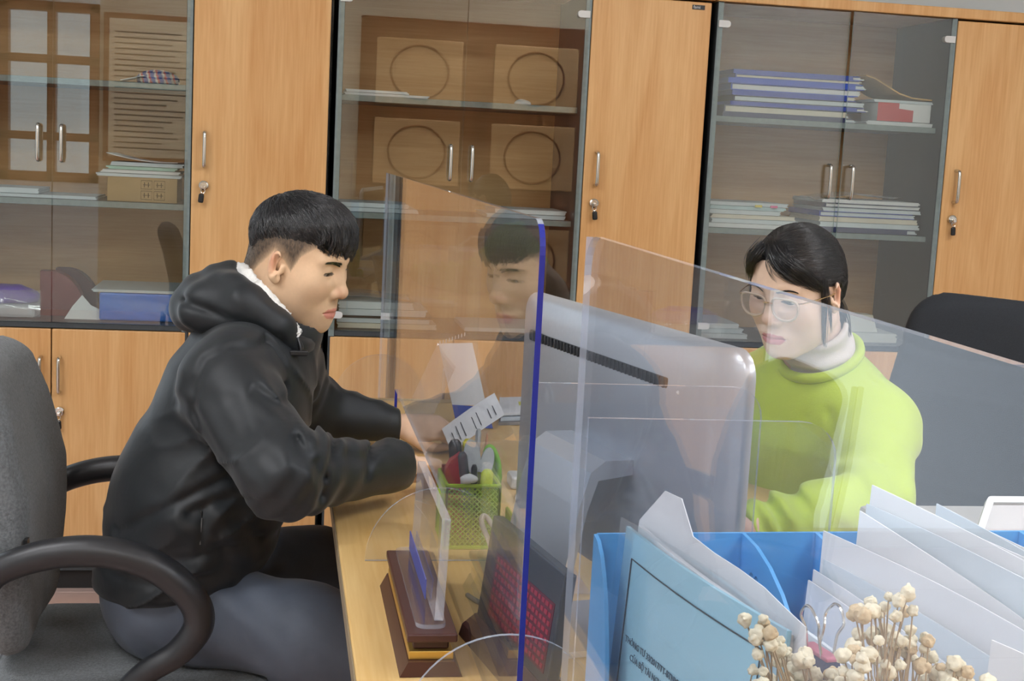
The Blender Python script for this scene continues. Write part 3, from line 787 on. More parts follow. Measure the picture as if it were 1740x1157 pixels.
    g = grad(hs, P); D = g*0.45+np.array([0.25, 0, -0.9]); D /= np.linalg.norm(D, axis=1, keepdims=True); ln = (0.0025+0.004*np.clip((P[:, 2]-0.02)/0.05, 0, 1))[:, None]
    a = strand_mesh(np.stack([P, P+D*ln], 1), 0.00013); parts.append((XH.w(a[0]), a[1]))
    V, F = join_geo(parts); np_mesh('hair', V, F, M_HAIR, root, kind='stuff')

    # ---- jacket
    M_JACK = mat('jacket_black', (32, 36, 39), 0.50, var=0.08, scale=14, bump=0.16, bscale=22, spec=0.35, sheen=0.10, bdist=0.006)
    S_R, E_R, W_R = (-0.078, 2.165, 0.945), (0.012, 2.000, 0.847), (0.200, 2.200, 0.812)
    S_L, E_L, W_L = (-0.005, 2.48, 0.945), (0.055, 2.600, 0.828), (0.233, 2.605, 0.797)
    def groove(P, pts, y, dep, wid):
        """crease drawn on the near side: pts in (x, z)"""
        Q = P.copy(); Q[:, 1] = 0
        dd = d_poly(Q, [(a, 0, b) for a, b in pts]); return dep*np.exp(-(dd/wid)**2)*(P[:, 1] < y)
    def jacket(P):
        Q = P.copy(); Q[:, 1] = 2.325+(P[:, 1]-2.325)/1.38
        d = s_chain(Q, [(-0.152, 2.325, 0.60), (-0.122, 2.325, 0.74), (-0.062, 2.325, 0.905), (-0.040, 2.325, 0.955)], [0.146, 0.131, 0.114, 0.092], 0.06)
        d = d-0.004*np.sin(P[:, 2]*48+P[:, 0]*50+6*vnoise(P, (7, 7, 7)))*np.clip((0.80-P[:, 2])/0.15, 0, 1)*np.clip((P[:, 2]-0.62)/0.05, 0, 1)
        a = s_chain(P, [S_R, E_R, W_R], [0.080, 0.064, 0.041], 0.03)
        b = s_chain(P, [S_L, E_L, W_L], [0.078, 0.058, 0.030], 0.03)
        # sleeve folds round the elbow and along the forearm
        t = np.clip((P[:, 0]-0.0)/0.22, 0, 1)
        fold = 0.0026*np.sin((P[:, 0]*1.0-P[:, 2]*0.55+P[:, 1]*0.4)*120+5*vnoise(P, (9, 9, 9)))*np.exp(-((P[:, 0]-0.05)/0.07)**2)
        fold = fold+0.0025*np.sin((P[:, 0]*0.5+P[:, 2]*1.0)*95+6*vnoise(P, (8, 8, 8)))*np.exp(-((P[:, 2]-0.89)/0.06)**2)*(P[:, 1] < 2.2)
        a = a+fold+0.004*vnoise(P, (14, 14, 14)); b = b+0.7*fold+0.004*vnoise(P, (14, 14, 14))
        a = smax(a, (P-V3(*W_R)) @ V3(0.80, 0.60, 0.0)-0.004, 0.006); b = smax(b, (P-V3(*W_L)) @ V3(1, 0, 0)-0.004, 0.006)
        d = smin(d, a, 0.030); d = smin(d, b, 0.030)
        d = smin(d, s_cone(P, (-0.045, 2.335, 0.985), (0.004, 2.335, 1.020), 0.088, 0.072), 0.03)
        d = smin(d, s_chain(P, [(-0.06, 2.20, 0.985), (-0.045, 2.335, 1.0), (0.0, 2.46, 0.985)], [0.045, 0.06, 0.045], 0.03), 0.05)
        # crisp pull folds: ridges running from the lower back up to the armpit, and down the sleeve
        u1 = P @ V3(0.80, 0, 0.60); v1 = P @ V3(-0.60, 0, 0.80); y1 = P[:, 1]
        rg = 1-np.abs(vnoise(np.stack([u1, y1, v1], 1), (4.5, 5.0, 24.0)))
        tor = np.clip((0.93-P[:, 2])/0.10, 0, 1)*np.clip((0.02-P[:, 0])/0.06, 0, 1)
        d = d-(0.0065*rg**5-0.002)*tor
        u2 = P @ V3(0.46, -0.55, -0.70); v2 = P @ V3(0.83, 0.0, 0.55)
        rg = 1-np.abs(vnoise(np.stack([u2, v2, P[:, 1]], 1), (7.0, 26.0, 9.0)))
        slv = np.clip((P[:, 2]-0.80)/0.05, 0, 1)*np.clip((1.0-P[:, 2])/0.05, 0, 1)*np.clip((P[:, 0]+0.12)/0.05, 0, 1)
        d = d-(0.0060*rg**5-0.0015)*slv
        # creases: armhole seam, sleeve and side folds, pocket
        for pts, y, dep, wid in (
            ([(-0.02, 1.010), (-0.070, 1.012), (-0.107, 0.995), (-0.122, 0.962), (-0.124, 0.925), (-0.109, 0.880), (-0.081, 0.832), (-0.054, 0.790)], 2.28, 0.0065, 0.0055),
            ([(-0.018, 1.016), (0.022, 0.977), (0.039, 0.946), (0.054, 0.892)], 2.20, 0.008, 0.007),
            ([(-0.029, 0.958), (0.0, 0.942), (0.030, 0.937), (0.052, 0.924)], 2.20, 0.009, 0.007),
            ([(-0.065, 0.944), (-0.043, 0.909), (0.002, 0.873)], 2.15, 0.006, 0.010),
            ([(0.030, 0.900), (0.058, 0.868), (0.070, 0.845), (0.068, 0.815)], 2.20, 0.008, 0.006),
            ([(0.088, 0.884), (0.076, 0.862), (0.072, 0.845)], 2.20, 0.008, 0.005),
            ([(0.168, 0.872), (0.147, 0.855), (0.139, 0.825)], 2.25, 0.006, 0.005),
            ([(0.105, 0.864), (0.138, 0.850), (0.165, 0.865)], 2.20, 0.005, 0.006),
            ([(-0.245, 0.696), (-0.184, 0.744), (-0.122, 0.780), (-0.033, 0.820)], 2.26, 0.011, 0.007),
            ([(-0.129, 0.749), (-0.094, 0.766), (-0.032, 0.771)], 2.26, 0.009, 0.007),
            ([(-0.108, 0.756), (-0.109, 0.720), (-0.112, 0.685)], 2.26, 0.004, 0.004),
            ([(-0.236, 0.664), (-0.147, 0.672), (-0.076, 0.690), (-0.021, 0.687)], 2.26, 0.006, 0.006),
            ([(-0.26, 0.635), (-0.18, 0.630), (-0.08, 0.650)], 2.26, 0.006, 0.007),
            ([(-0.06, 0.735), (-0.03, 0.70), (-0.02, 0.66)], 2.26, 0.006, 0.007)):
            d = d+groove(P, pts, y, dep*(0.55 if pts[0][1] < 0.86 and pts[0][0] < 0 else 0.9), wid*1.25)
        hem = 0.562+0.17*(P[:, 0]+0.29)
        d = d+0.012*np.exp(-((P[:, 2]-hem-0.004)/0.010)**2)*(P[:, 0] < 0.05)*(P[:, 2] < 0.7)
        d = smax(d, (hem-P[:, 2])*0.95-1.0*(P[:, 0] > 0.10), 0.010)
        d = smax(d, -s_cone(P, (-0.005, 2.335, 1.020), (0.05, 2.335, 1.13), 0.062, 0.082), 0.008)
        return d
    V, F = net(jacket, (-0.34, 1.90, 0.52), (0.27, 2.70, 1.12), 0.0041); V = relax(V, F, 1, 0.4)
    jk = np_mesh('jacket', V, F, M_JACK, root)
    # hood lying on the back and shoulders
    XC = [(0.026, 2.242, 1.000), (-0.005, 2.236, 1.030), (-0.055, 2.245, 1.060), (-0.100, 2.285, 1.062), (-0.110, 2.345, 1.064), (-0.090, 2.41, 1.060), (-0.02, 2.44, 1.03), (0.035, 2.42, 0.995)]
    def hood(P):
        d = s_chain(P, XC, [0.014, 0.026, 0.036, 0.042, 0.043, 0.042, 0.032, 0.02], 0.03)
        d = smin(d, s_chain(P, [(-0.140, 2.27, 1.045), (-0.148, 2.335, 1.044), (-0.135, 2.40, 1.045)], [0.024, 0.027, 0.024], 0.03), 0.035)
        d = smin(d, s_chain(P, [(-0.070, 2.27, 1.098), (-0.082, 2.335, 1.108), (-0.060, 2.41, 1.10)], [0.011, 0.013, 0.011], 0.03), 0.03)
        d = d+0.006*np.sin((P[:, 0]*0.7+P[:, 2]*1.1)*85+7*vnoise(P, (12, 12, 12)))*0.25+0.0035*vnoise(P, (25, 25, 25))
        d = d+groove(P, [(-0.150, 1.065), (-0.07, 1.045), (0.0, 1.015)], 2.30, 0.007, 0.008)
        d = smax(d, -s_cone(P, (-0.01, 2.335, 0.99), (0.02, 2.335, 1.16), 0.070, 0.088), 0.01)
        return d
    V, F = net(hood, (-0.23, 2.15, 0.92), (0.10, 2.52, 1.17), 0.0034); np_mesh('hood', V, F, M_JACK, jk)
    # white fleece lining along the hood's rim
    rim = smooth_path([(-0.066, 2.350, 1.118), (-0.055, 2.285, 1.112), (-0.030, 2.252, 1.090), (-0.002, 2.240, 1.062), (0.020, 2.236, 1.034), (0.030, 2.236, 1.018)], 10)
    ra = np.random.RandomState(2)
    Vr, Fr = tube_geo(rim, 0.0105, 10, flat=0.8)
    Vr = [tuple(np.array(v)+ra.randn(3)*0.0013) for v in Vr]
    mesh('fleece_lining', Vr, Fr, mat('white_fleece', (238, 236, 230), 0.9, var=0.06, scale=200, bump=0.6, bscale=420, sheen=0.4), jk, True)
    # stand collar, cord stopper, zip puller
    mesh('collar', *tube_geo(smooth_path([(0.012, 2.240, 1.008), (0.036, 2.262, 0.998), (0.050, 2.325, 0.994), (0.045, 2.39, 0.998), (0.02, 2.42, 1.005)], 8), 0.016, 10, flat=1.0), M_JACK, jk, True)
    tube('cord', smooth_path([(0.028, 2.234, 1.022), (0.034, 2.228, 1.005), (0.036, 2.226, 0.995)], 4), 0.0022, M_BLACKP, jk, 6)
    box('cord_stopper', (0.018, 2.218, 0.987), (0.048, 2.230, 0.996), M_BLACKP, jk, 0.002)
    tube('cord', smooth_path([(0.058, 2.30, 0.995), (0.0605, 2.296, 0.965), (0.056, 2.292, 0.932)], 5), 0.0016, M_BLACKP, jk, 6)
    tube('cord', smooth_path([(0.058, 2.30, 0.995), (0.0585, 2.296, 0.965), (0.062, 2.292, 0.935)], 5), 0.0016, M_BLACKP, jk, 6)
    box('pocket_zip', (-0.1125, 2.128, 0.690), (-0.1095, 2.150, 0.752), M_BLACKP, jk, 0.001, seg=1)
    tube('zip_puller', [(-0.110, 2.126, 0.742), (-0.111, 2.124, 0.722), (-0.112, 2.124, 0.700)], 0.0012, mat('puller_grey', (110, 112, 114), 0.4, 0.6), jk, 6)
    # ---- trousers and shoes
    M_TROU = mat('trousers_grey', (76, 84, 97), 0.65, var=0.08, scale=25, bump=0.25, bscale=60, sheen=0.1)
    def trou(P):
        Q = P.copy(); Q[:, 1] = 2.32+(P[:, 1]-2.32)/1.30
        d = s_ell(Q, (-0.165, 2.32, 0.578), (0.122, 0.128, 0.098))
        r = s_chain(P, [(-0.16, 2.235, 0.556), (0.06, 2.17, 0.530), (0.250, 2.14, 0.470), (0.225, 2.12, 0.12)], [0.092, 0.082, 0.066, 0.055], 0.04)
        l = s_chain(P, [(-0.14, 2.41, 0.565), (0.08, 2.46, 0.545), (0.27, 2.50, 0.500), (0.25, 2.5, 0.12)], [0.090, 0.080, 0.066, 0.055], 0.04)
        d = smin(d, r, 0.05); d = smin(d, l, 0.03)
        d = d+0.0035*np.sin((P[:, 0]*1.0+P[:, 2]*1.2)*80+6*vnoise(P, (8, 8, 8)))*np.exp(-((P[:, 0]+0.10)/0.10)**2)
        d = d+0.003*np.sin((P[:, 0]-P[:, 2])*70+5*vnoise(P, (8, 8, 8)))*np.exp(-((P[:, 0]-0.24)/0.08)**2)
        d = smax(d, 0.480-P[:, 2]-1.0*(P[:, 0] > 0.0), 0.02)
        return d
    V, F = net(trou, (-0.32, 2.0, 0.06), (0.36, 2.66, 0.72), 0.0070); np_mesh('trousers', V, F, M_TROU, root)
    for (x, y) in ((0.225, 2.12), (0.25, 2.5)):
        sh = lambda P: smax(smin(s_ell(P, (x+0.06, y, 0.045), (0.13, 0.045, 0.045)), s_cone(P, (x-0.01, y, 0.05), (x-0.01, y, 0.10), 0.045, 0.045), 0.03), 0.002-P[:, 2], 0.01)
        V, F = net(sh, (x-0.1, y-0.07, -0.01), (x+0.22, y+0.07, 0.13), 0.008); np_mesh('shoe', V, F, M_BLACKP, root)
man()
# ------------------------------------------------------------------ the person with glasses
def woman():
    root = thing('person', 'person with clear-framed glasses in a lime green sweatshirt behind the monitor', 'person', (1.05, 2.35, 0))
    fa = math.radians(-90-56); pt = math.radians(14)
    XH = Xf((0.880, 2.225, 1.120), (math.cos(fa)*math.cos(pt), math.sin(fa)*math.cos(pt), -math.sin(pt)), (-0.16, -0.16, 1), 0.955)
    hs = lambda P: head_sdf(P, False)
    geo = []
    V, F = net(hs, (-0.115, -0.105, -0.20), (0.125, 0.105, 0.130), 0.0019); V = relax(V, F, 1, 0.3)
    geo.append((XH.w(V), F, head_colour(V, False)))
    skin = lin((232, 192, 166))
    XA = Xf((0.660, 1.905, 0.790), (-0.95, 0.25, -0.05), (0, 0, 1), 0.85, flip=True)
    XB = Xf((0.560, 2.120, 0.800), (-0.80, -0.50, -0.05), (0, 0, 1), 0.85)
    hd = lambda P: hand_sdf(P, [(18, 30, 20), (20, 32, 22), (22, 34, 22), (24, 34, 22)])
    for X in (XA, XB):
        V, F = net(hd, (-0.065, -0.06, -0.10), (0.20, 0.075, 0.035), 0.0030)
        geo.append((X.w(V), X.faces(F), np.repeat(skin[None], len(V), 0)))
    S_A, E_A, W_A = (1.018, 2.185, 0.892), (0.948, 2.020, 0.800), (0.690, 1.905, 0.792)
    S_B, E_B, W_B = (0.885, 2.450, 0.895), (0.760, 2.430, 0.800), (0.585, 2.140, 0.800)
    def trunk(P):
        d = s_chain(P, [(1.13, 2.55, 0.56), (1.07, 2.45, 0.75), (0.965, 2.335, 0.92)], [0.12, 0.10, 0.09], 0.05)
        d = smin(d, s_cone(P, (0.945, 2.31, 0.95), (0.915, 2.265, 1.03), 0.05, 0.045), 0.03)
        for ch, rr in (([S_A, E_A, (0.67, 1.905, 0.79)], [0.045, 0.04, 0.020]), ([S_B, E_B, (0.57, 2.125, 0.80)], [0.045, 0.04, 0.022]),
                       ([(1.17, 2.45, 0.53), (0.90, 2.15, 0.52), (0.93, 2.18, 0.10)], [0.07, 0.055, 0.04]), ([(1.04, 2.62, 0.53), (0.78, 2.42, 0.52), (0.80, 2.44, 0.10)], [0.07, 0.055, 0.04])):
            d = smin(d, s_chain(P, ch, rr, 0.02), 0.03)
        return d
    V, F = net(trunk, (0.5, 1.8, 0.02), (1.4, 2.8, 1.1), 0.014); geo.append((V, F, np.repeat(skin[None], len(V), 0)))
    Vs = np.concatenate([g[0] for g in geo]); Cs = np.concatenate([g[2] for g in geo]); Fs = []; o = 0
    for g in geo: Fs.append(g[1]+o); o += len(g[0])
    np_mesh('body', Vs, np.concatenate(Fs), M_SKIN, root, Cs)
    eyes(XH, root, (0.92, -0.05, -0.36)); brows(XH, root, False, hs)
    # hair: combed back from a side parting, low ponytail, swept fringe and loose side locks
    def hair(P):
        y = np.abs(P[:, 1]); x = P[:, 0]; z = P[:, 2]
        d = s_ell(P, (0.002, 0, 0.043), (0.0815, 0.0800, 0.0825))
        d = smin(d, s_ell(P, (-0.044, 0, -0.004), (0.034, 0.052, 0.046)), 0.04)
        # hairline: forehead, temple, behind the ear
        zc = np.interp(x, [-0.12, -0.05, -0.030, -0.018, 0.012, 0.030, 0.058, 0.078, 0.10], [-0.085, -0.070, -0.050, 0.026, 0.022, 0.026, 0.048, 0.076, 0.086])
        d = smax(d, (zc-z)*0.7, 0.010)
        return d+0.0010*vnoise(P, (60, 260, 260))
    V, F = net(hair, (-0.12, -0.10, -0.10), (0.115, 0.10, 0.145), 0.0026)
    parts = [(XH.w(V), F)]
    rs = np.random.RandomState(4)
    u = rs.randn(8000, 3); u /= np.linalg.norm(u, axis=1, keepdims=True)
    P = project(hair, (u*np.array([0.085, 0.083, 0.085])+np.array([0.0, 0, 0.042])).astype(np.float32), 0.0, 4)
    P = P[hair(P+V3(0, 0, -0.006)) < 0.004]; n = len(P); q = P; path = [P]; L = 0.055+0.03*rs.rand(n); K = 6
    for k in range(1, K+1):
        D = np.repeat(np.array([[-1.0, 0, -0.30]]), n, 0); D[:, 2] -= 1.3*np.clip(-q[:, 0]/0.08, 0, 1)
        D[:, 1] += 1.1*np.where(q[:, 1] > -0.012, 1, -1)*np.clip(q[:, 0]/0.06+0.3, 0, 1)*np.clip(1-np.abs(q[:, 1])/0.06, 0, 1)
        D += rs.randn(n, 3)*0.10; nn = grad(hair, q); D = D-nn*(D*nn).sum(1, keepdims=True); D /= np.linalg.norm(D, axis=1, keepdims=True)
        q2 = (q+D*(L/K)[:, None]).astype(np.float32); q = (project(hair, q2, 0.0, 2)+nn*(0.0012*rs.rand(n))[:, None]).astype(np.float32); path.append(q)
    a = strand_mesh(np.stack(path, 1), 0.00045); parts.append((XH.w(a[0]), a[1]))
    def locks(ctrl, n, spread, r, tip=0.35):
        """a lock of n hairs along control points (local)"""
        c = np.array([tuple(v) for v in smooth_path(ctrl, 5)]); k = len(c); out = []
        for i in range(n):
            o = rs.randn(3)*spread; w = np.interp(np.linspace(0, 1, k), [0, 0.5, 1], [1, 1, tip])[:, None]
            cut = k-rs.randint(0, max(1, k//4)); pth = c+o*w+rs.randn(3)*spread*0.3*np.linspace(0, 1, k)[:, None]
            t = np.linspace(0, cut-1, k); out.append(np.stack([np.interp(t, np.arange(k), pth[:, m]) for m in range(3)], 1))
        g = strand_mesh(np.array(out), r); parts.append((XH.w(g[0]), g[1]))
    # fringe swept from the parting (her right) across the forehead to the left temple
    for i in range(9):
        t = i/8.0
        locks([(0.062-0.01*t, -0.020+0.012*t, 0.106-0.002*t), (0.084-0.004*t, 0.000+0.030*t, 0.092-0.004*t), (0.088-0.016*t, 0.020+0.036*t, 0.068), (0.072-0.020*t, 0.048+0.022*t, 0.046-0.002*t), (0.046-0.022*t, 0.068+0.010*t, 0.026-0.010*t)], 60, 0.0042, 0.00042, 0.6)
    for i in range(4):
        t = i/3.0
        locks([(0.068, -0.026-0.006*t, 0.102), (0.082-0.004*t, -0.038-0.008*t, 0.082), (0.078-0.012*t, -0.054-0.008*t, 0.056), (0.060-0.02*t, -0.068-0.006*t, 0.030)], 44, 0.0042, 0.00042, 0.5)
    locks([(0.074, 0.004, 0.098), (0.091, -0.004, 0.082), (0.094, 0.004, 0.060), (0.092, 0.016, 0.044)], 9, 0.0028, 0.00035)
    locks([(0.034, 0.072, 0.045), (0.040, 0.076, 0.020), (0.038, 0.075, -0.010), (0.034, 0.070, -0.045), (0.026, 0.064, -0.076), (0.018, 0.062, -0.090)], 50, 0.0028, 0.00036)
    locks([(0.030, 0.074, 0.040), (0.030, 0.078, 0.005), (0.024, 0.077, -0.030), (0.014, 0.072, -0.062)], 26, 0.0020, 0.00034)
    locks([(0.030, -0.074, 0.050), (0.034, -0.080, 0.015), (0.030, -0.077, -0.03), (0.024, -0.066, -0.085)], 24, 0.003, 0.0005)
    locks([(-0.060, 0.02, -0.02), (-0.072, 0.032, -0.055), (-0.074, 0.040, -0.09), (-0.080, 0.040, -0.125)], 200, 0.0062, 0.0006, 0.6)
    V, F = join_geo(parts); np_mesh('hair', V, F, M_HAIR, root, kind='stuff')
    # glasses
    gl = bpy.data.objects.new('glasses', None); COL.objects.link(gl); gl.parent = root
    gl['label'] = 'clear rounded glasses with thin metal temples'
    M_CLRF = mat('clear_frame', (230, 208, 186), 0.15, trans=0.30, var=0.05, coat=0.5); M_GOLD = mat('gold_wire', (214, 180, 130), 0.2, 1.0)
    M_LENS = clear('lens', (0.985, 0.985, 0.99), 1.5, gain=0.5)
    def att(o): o.matrix_parent_inverse = Matrix.Translation(-Vector(root.location)); return o
    for s in (1, -1):
        out = []
        for k in range(28):
            a = 2*math.pi*k/28; ca, sa = math.cos(a), math.sin(a)
            ry = 0.0262; rz = 0.0235 if sa < 0 else 0.0160
            e = 0.85 if sa < 0 else 0.62; yy = ry*math.copysign(abs(ca)**e, ca); zz = rz*math.copysign(abs(sa)**e, sa)
            out.append((0.0985-0.35*(0.033+s*0+yy*1.0-0.033)**2*10-0.10*max(0, yy), s*(0.0335+yy), 0.0035+zz))
        att(tube('rim', [XH.w(np.array([p]))[0] for p in out], 0.0022, M_CLRF, gl, 6, True))
        V = [tuple(v) for v in XH.w(np.array(out))]; V2 = [tuple(v) for v in XH.w(np.array(out)+np.array([-0.0014, 0, 0]))]
        n = len(V); F = [tuple(range(n)), tuple(range(2*n-1, n-1, -1))]+[(i, n+i, n+(i+1) % n, (i+1) % n) for i in range(n)]
        att(mesh('lens', V+V2, F, M_LENS, gl))
        tp = smooth_path([(0.092, s*0.0590, 0.013), (0.086, s*0.0690, 0.014), (0.05, s*0.0790, 0.014), (0.012, s*0.0800, 0.012)], 5)
        att(tube('temple', [XH.w(np.array([tuple(p)]))[0] for p in tp], 0.0011, M_GOLD, gl, 6))
    br = smooth_path([(0.0985, 0.0095, 0.008), (0.1035, 0.004, 0.010), (0.1035, -0.004, 0.010), (0.0985, -0.0095, 0.008)], 4)
    att(tube('bridge', [XH.w(np.array([tuple(p)]))[0] for p in br], 0.0014, M_GOLD, gl, 6))
    # turtleneck
    def neck(P):
        q = XH.l(P)
        d = s_chain(q, [(-0.040, 0, -0.082), (-0.055, 0, -0.150), (-0.06, 0, -0.19)], [0.060, 0.063, 0.072], 0.02)
        d = d+0.0032*np.sin(q[:, 2]*150+q[:, 0]*60+2.5*vnoise(q, (18, 18, 18)))
        d = smax(d, q[:, 2]+0.084+0.42*(q[:, 0]+0.03), 0.010)
        d = smax(d, -s_cone(q, (-0.035, 0, -0.06), (-0.055, 0, -0.16), 0.052, 0.050), 0.004)
        return d*XH.k
    V, F = net(neck, (0.79, 2.17, 0.90), (1.02, 2.42, 1.10), 0.0030)
    np_mesh('turtleneck', V, F, mat('turtleneck_beige', (214, 204, 194), 0.85, var=0.04, scale=60, bump=0.3, bscale=500), root)
    # sweatshirt
    M_LIME = mat('sweatshirt_lime', (192, 214, 72), 0.8, var=0.03, scale=20, bump=0.25, bscale=300, sheen=0.25)
    def shirt(P):
        T = P-V3(1.0, 2.36, 0.8); ax = V3(0.56, -0.83, 0)   # shoulder axis
        s = T @ ax; Q = P-np.outer(s*(1-1/1.42), ax).astype(np.float32)
        d = s_chain(Q, [(1.055, 2.46, 0.60), (1.005, 2.385, 0.76), (0.965, 2.338, 0.88), (0.955, 2.325, 0.925)], [0.126, 0.122, 0.110, 0.085], 0.06)
        d = smin(d, s_chain(P, [S_A, (0.945, 2.315, 0.968), S_B], [0.060, 0.066, 0.060], 0.04), 0.05)
        a = s_chain(P, [S_A, E_A, W_A], [0.076, 0.058, 0.036], 0.03); b = s_chain(P, [S_B, E_B, W_B], [0.078, 0.066, 0.042], 0.03)
        nz = vnoise(P, (9, 9, 9))
        f = 0.0050*np.sin((P[:, 0]*1.0+P[:, 2]*1.0)*85+6*nz)*np.exp(-((P[:, 2]-0.835)/0.05)**2)
        f = f+0.0045*np.sin(P[:, 0]*120+P[:, 2]*60+7*nz)*np.clip((0.93-P[:, 0])/0.1, 0, 1)
        a = a+f+0.004*nz; b = b+f+0.004*nz
        a = smax(a, (P-V3(*W_A)) @ V3(-0.936, -0.351, 0)-0.004, 0.008); b = smax(b, (P-V3(*W_B)) @ V3(-0.43, -0.90, 0)-0.004, 0.008)
        d = smin(d, a, 0.028); d = smin(d, b, 0.028)
        # dropped shoulder seam, ring collar, chest folds
        for pts, dep, wid in (([(1.100, 2.09, 0.872), (1.03, 2.06, 0.868), (0.955, 2.06, 0.872), (0.93, 2.12, 0.862)], 0.005, 0.004),
                              ([(1.000, 2.20, 0.985), (1.02, 2.15, 0.955), (1.012, 2.105, 0.90), (1.01, 2.075, 0.862)], 0.0035, 0.004),
                              ([(0.94, 2.20, 0.92), (0.915, 2.14, 0.88), (0.90, 2.12, 0.83)], 0.007, 0.010),
                              ([(0.90, 2.22, 0.90), (0.87, 2.19, 0.85), (0.86, 2.19, 0.80)], 0.006, 0.010),
                              ([(0.985, 2.06, 0.84), (0.955, 2.02, 0.865)], 0.006, 0.008)):
            d = d+dep*np.exp(-(d_poly(P, pts)/wid)**2)
        q = XH.l(P)
        d = smax(d, -s_cone(q, (-0.030, 0, -0.04), (-0.056, 0, -0.140), 0.086, 0.066), 0.010)
        d = smax(d, 0.48-P[:, 2], 0.02)
        return d
    V, F = net(shirt, (0.50, 1.82, 0.46), (1.32, 2.75, 1.05), 0.0054); V = relax(V, F, 1, 0.4)
    sw = np_mesh('sweatshirt', V, F, M_LIME, root)
    ring = []
    for k in range(40):
        a = 2*math.pi*k/40; ring.append(XH.w(np.array([[-0.0525+0.072*math.cos(a), 0.073*math.sin(a), -0.1385-0.020*math.cos(a)]]))[0])
    tube('collar', ring, 0.0095, M_LIME, sw, 8, True)
    for (x0, y0, x1, y1, z) in ((1.17, 2.45, 0.90, 2.15, 0.53), (1.04, 2.62, 0.78, 2.42, 0.53)):
        tr = lambda P: s_chain(P, [(x0, y0, z), (x1, y1, z-0.01), (x1+0.03, y1+0.03, 0.1)], [0.09, 0.075, 0.06], 0.03)
        V, F = net(tr, (0.6, 1.95, 0.03), (1.35, 2.8, 0.66), 0.014); np_mesh('trouser_leg', V, F, mat('dark_trousers', (48, 50, 58), 0.8, var=0.05), root)
        sx, sy = x1, y1
        sh = lambda P: smax(s_cone(P, (sx+0.03, sy+0.03, 0.045), (sx-0.08, sy-0.07, 0.035), 0.045, 0.036), 0.002-P[:, 2], 0.01)
        V, F = net(sh, (sx-0.16, sy-0.16, -0.01), (sx+0.12, sy+0.12, 0.12), 0.010); np_mesh('shoe', V, F, M_BLACKP, root)
woman()
# ------------------------------------------------------------------ chairs
M_FAB = mat('grey_wool', (104, 108, 110), 0.95, var=0.30, scale=230, bump=0.8, bscale=380, sheen=0.2)
M_FABD = mat('black_mesh_fabric', (44, 48, 54), 0.85, var=0.10, scale=300, bump=0.3, bscale=500)
M_ARM = mat('armrest_black', (36, 37, 40), 0.38, var=0.06, scale=60)
def star_base(root, x, y):
    tube('gas_column', [(x, y, 0.08), (x, y, 0.40)], [0.026, 0.022], M_BLACKP, root, 12)
    for k in range(5):
        a = 2*math.pi*k/5+0.3; ex, ey = x+0.27*math.cos(a), y+0.27*math.sin(a)
        tube('base_arm', [(x, y, 0.115), (x+0.14*math.cos(a), y+0.14*math.sin(a), 0.095), (ex, ey, 0.070)], [0.028, 0.024, 0.018], M_BLACKP, root, 8)
        t = Vector((-math.sin(a), math.cos(a), 0))*0.02; c = Vector((ex, ey, 0.0285))
        tube('caster', [c-t, c+t], 0.028, M_BLACKP, root, 14)
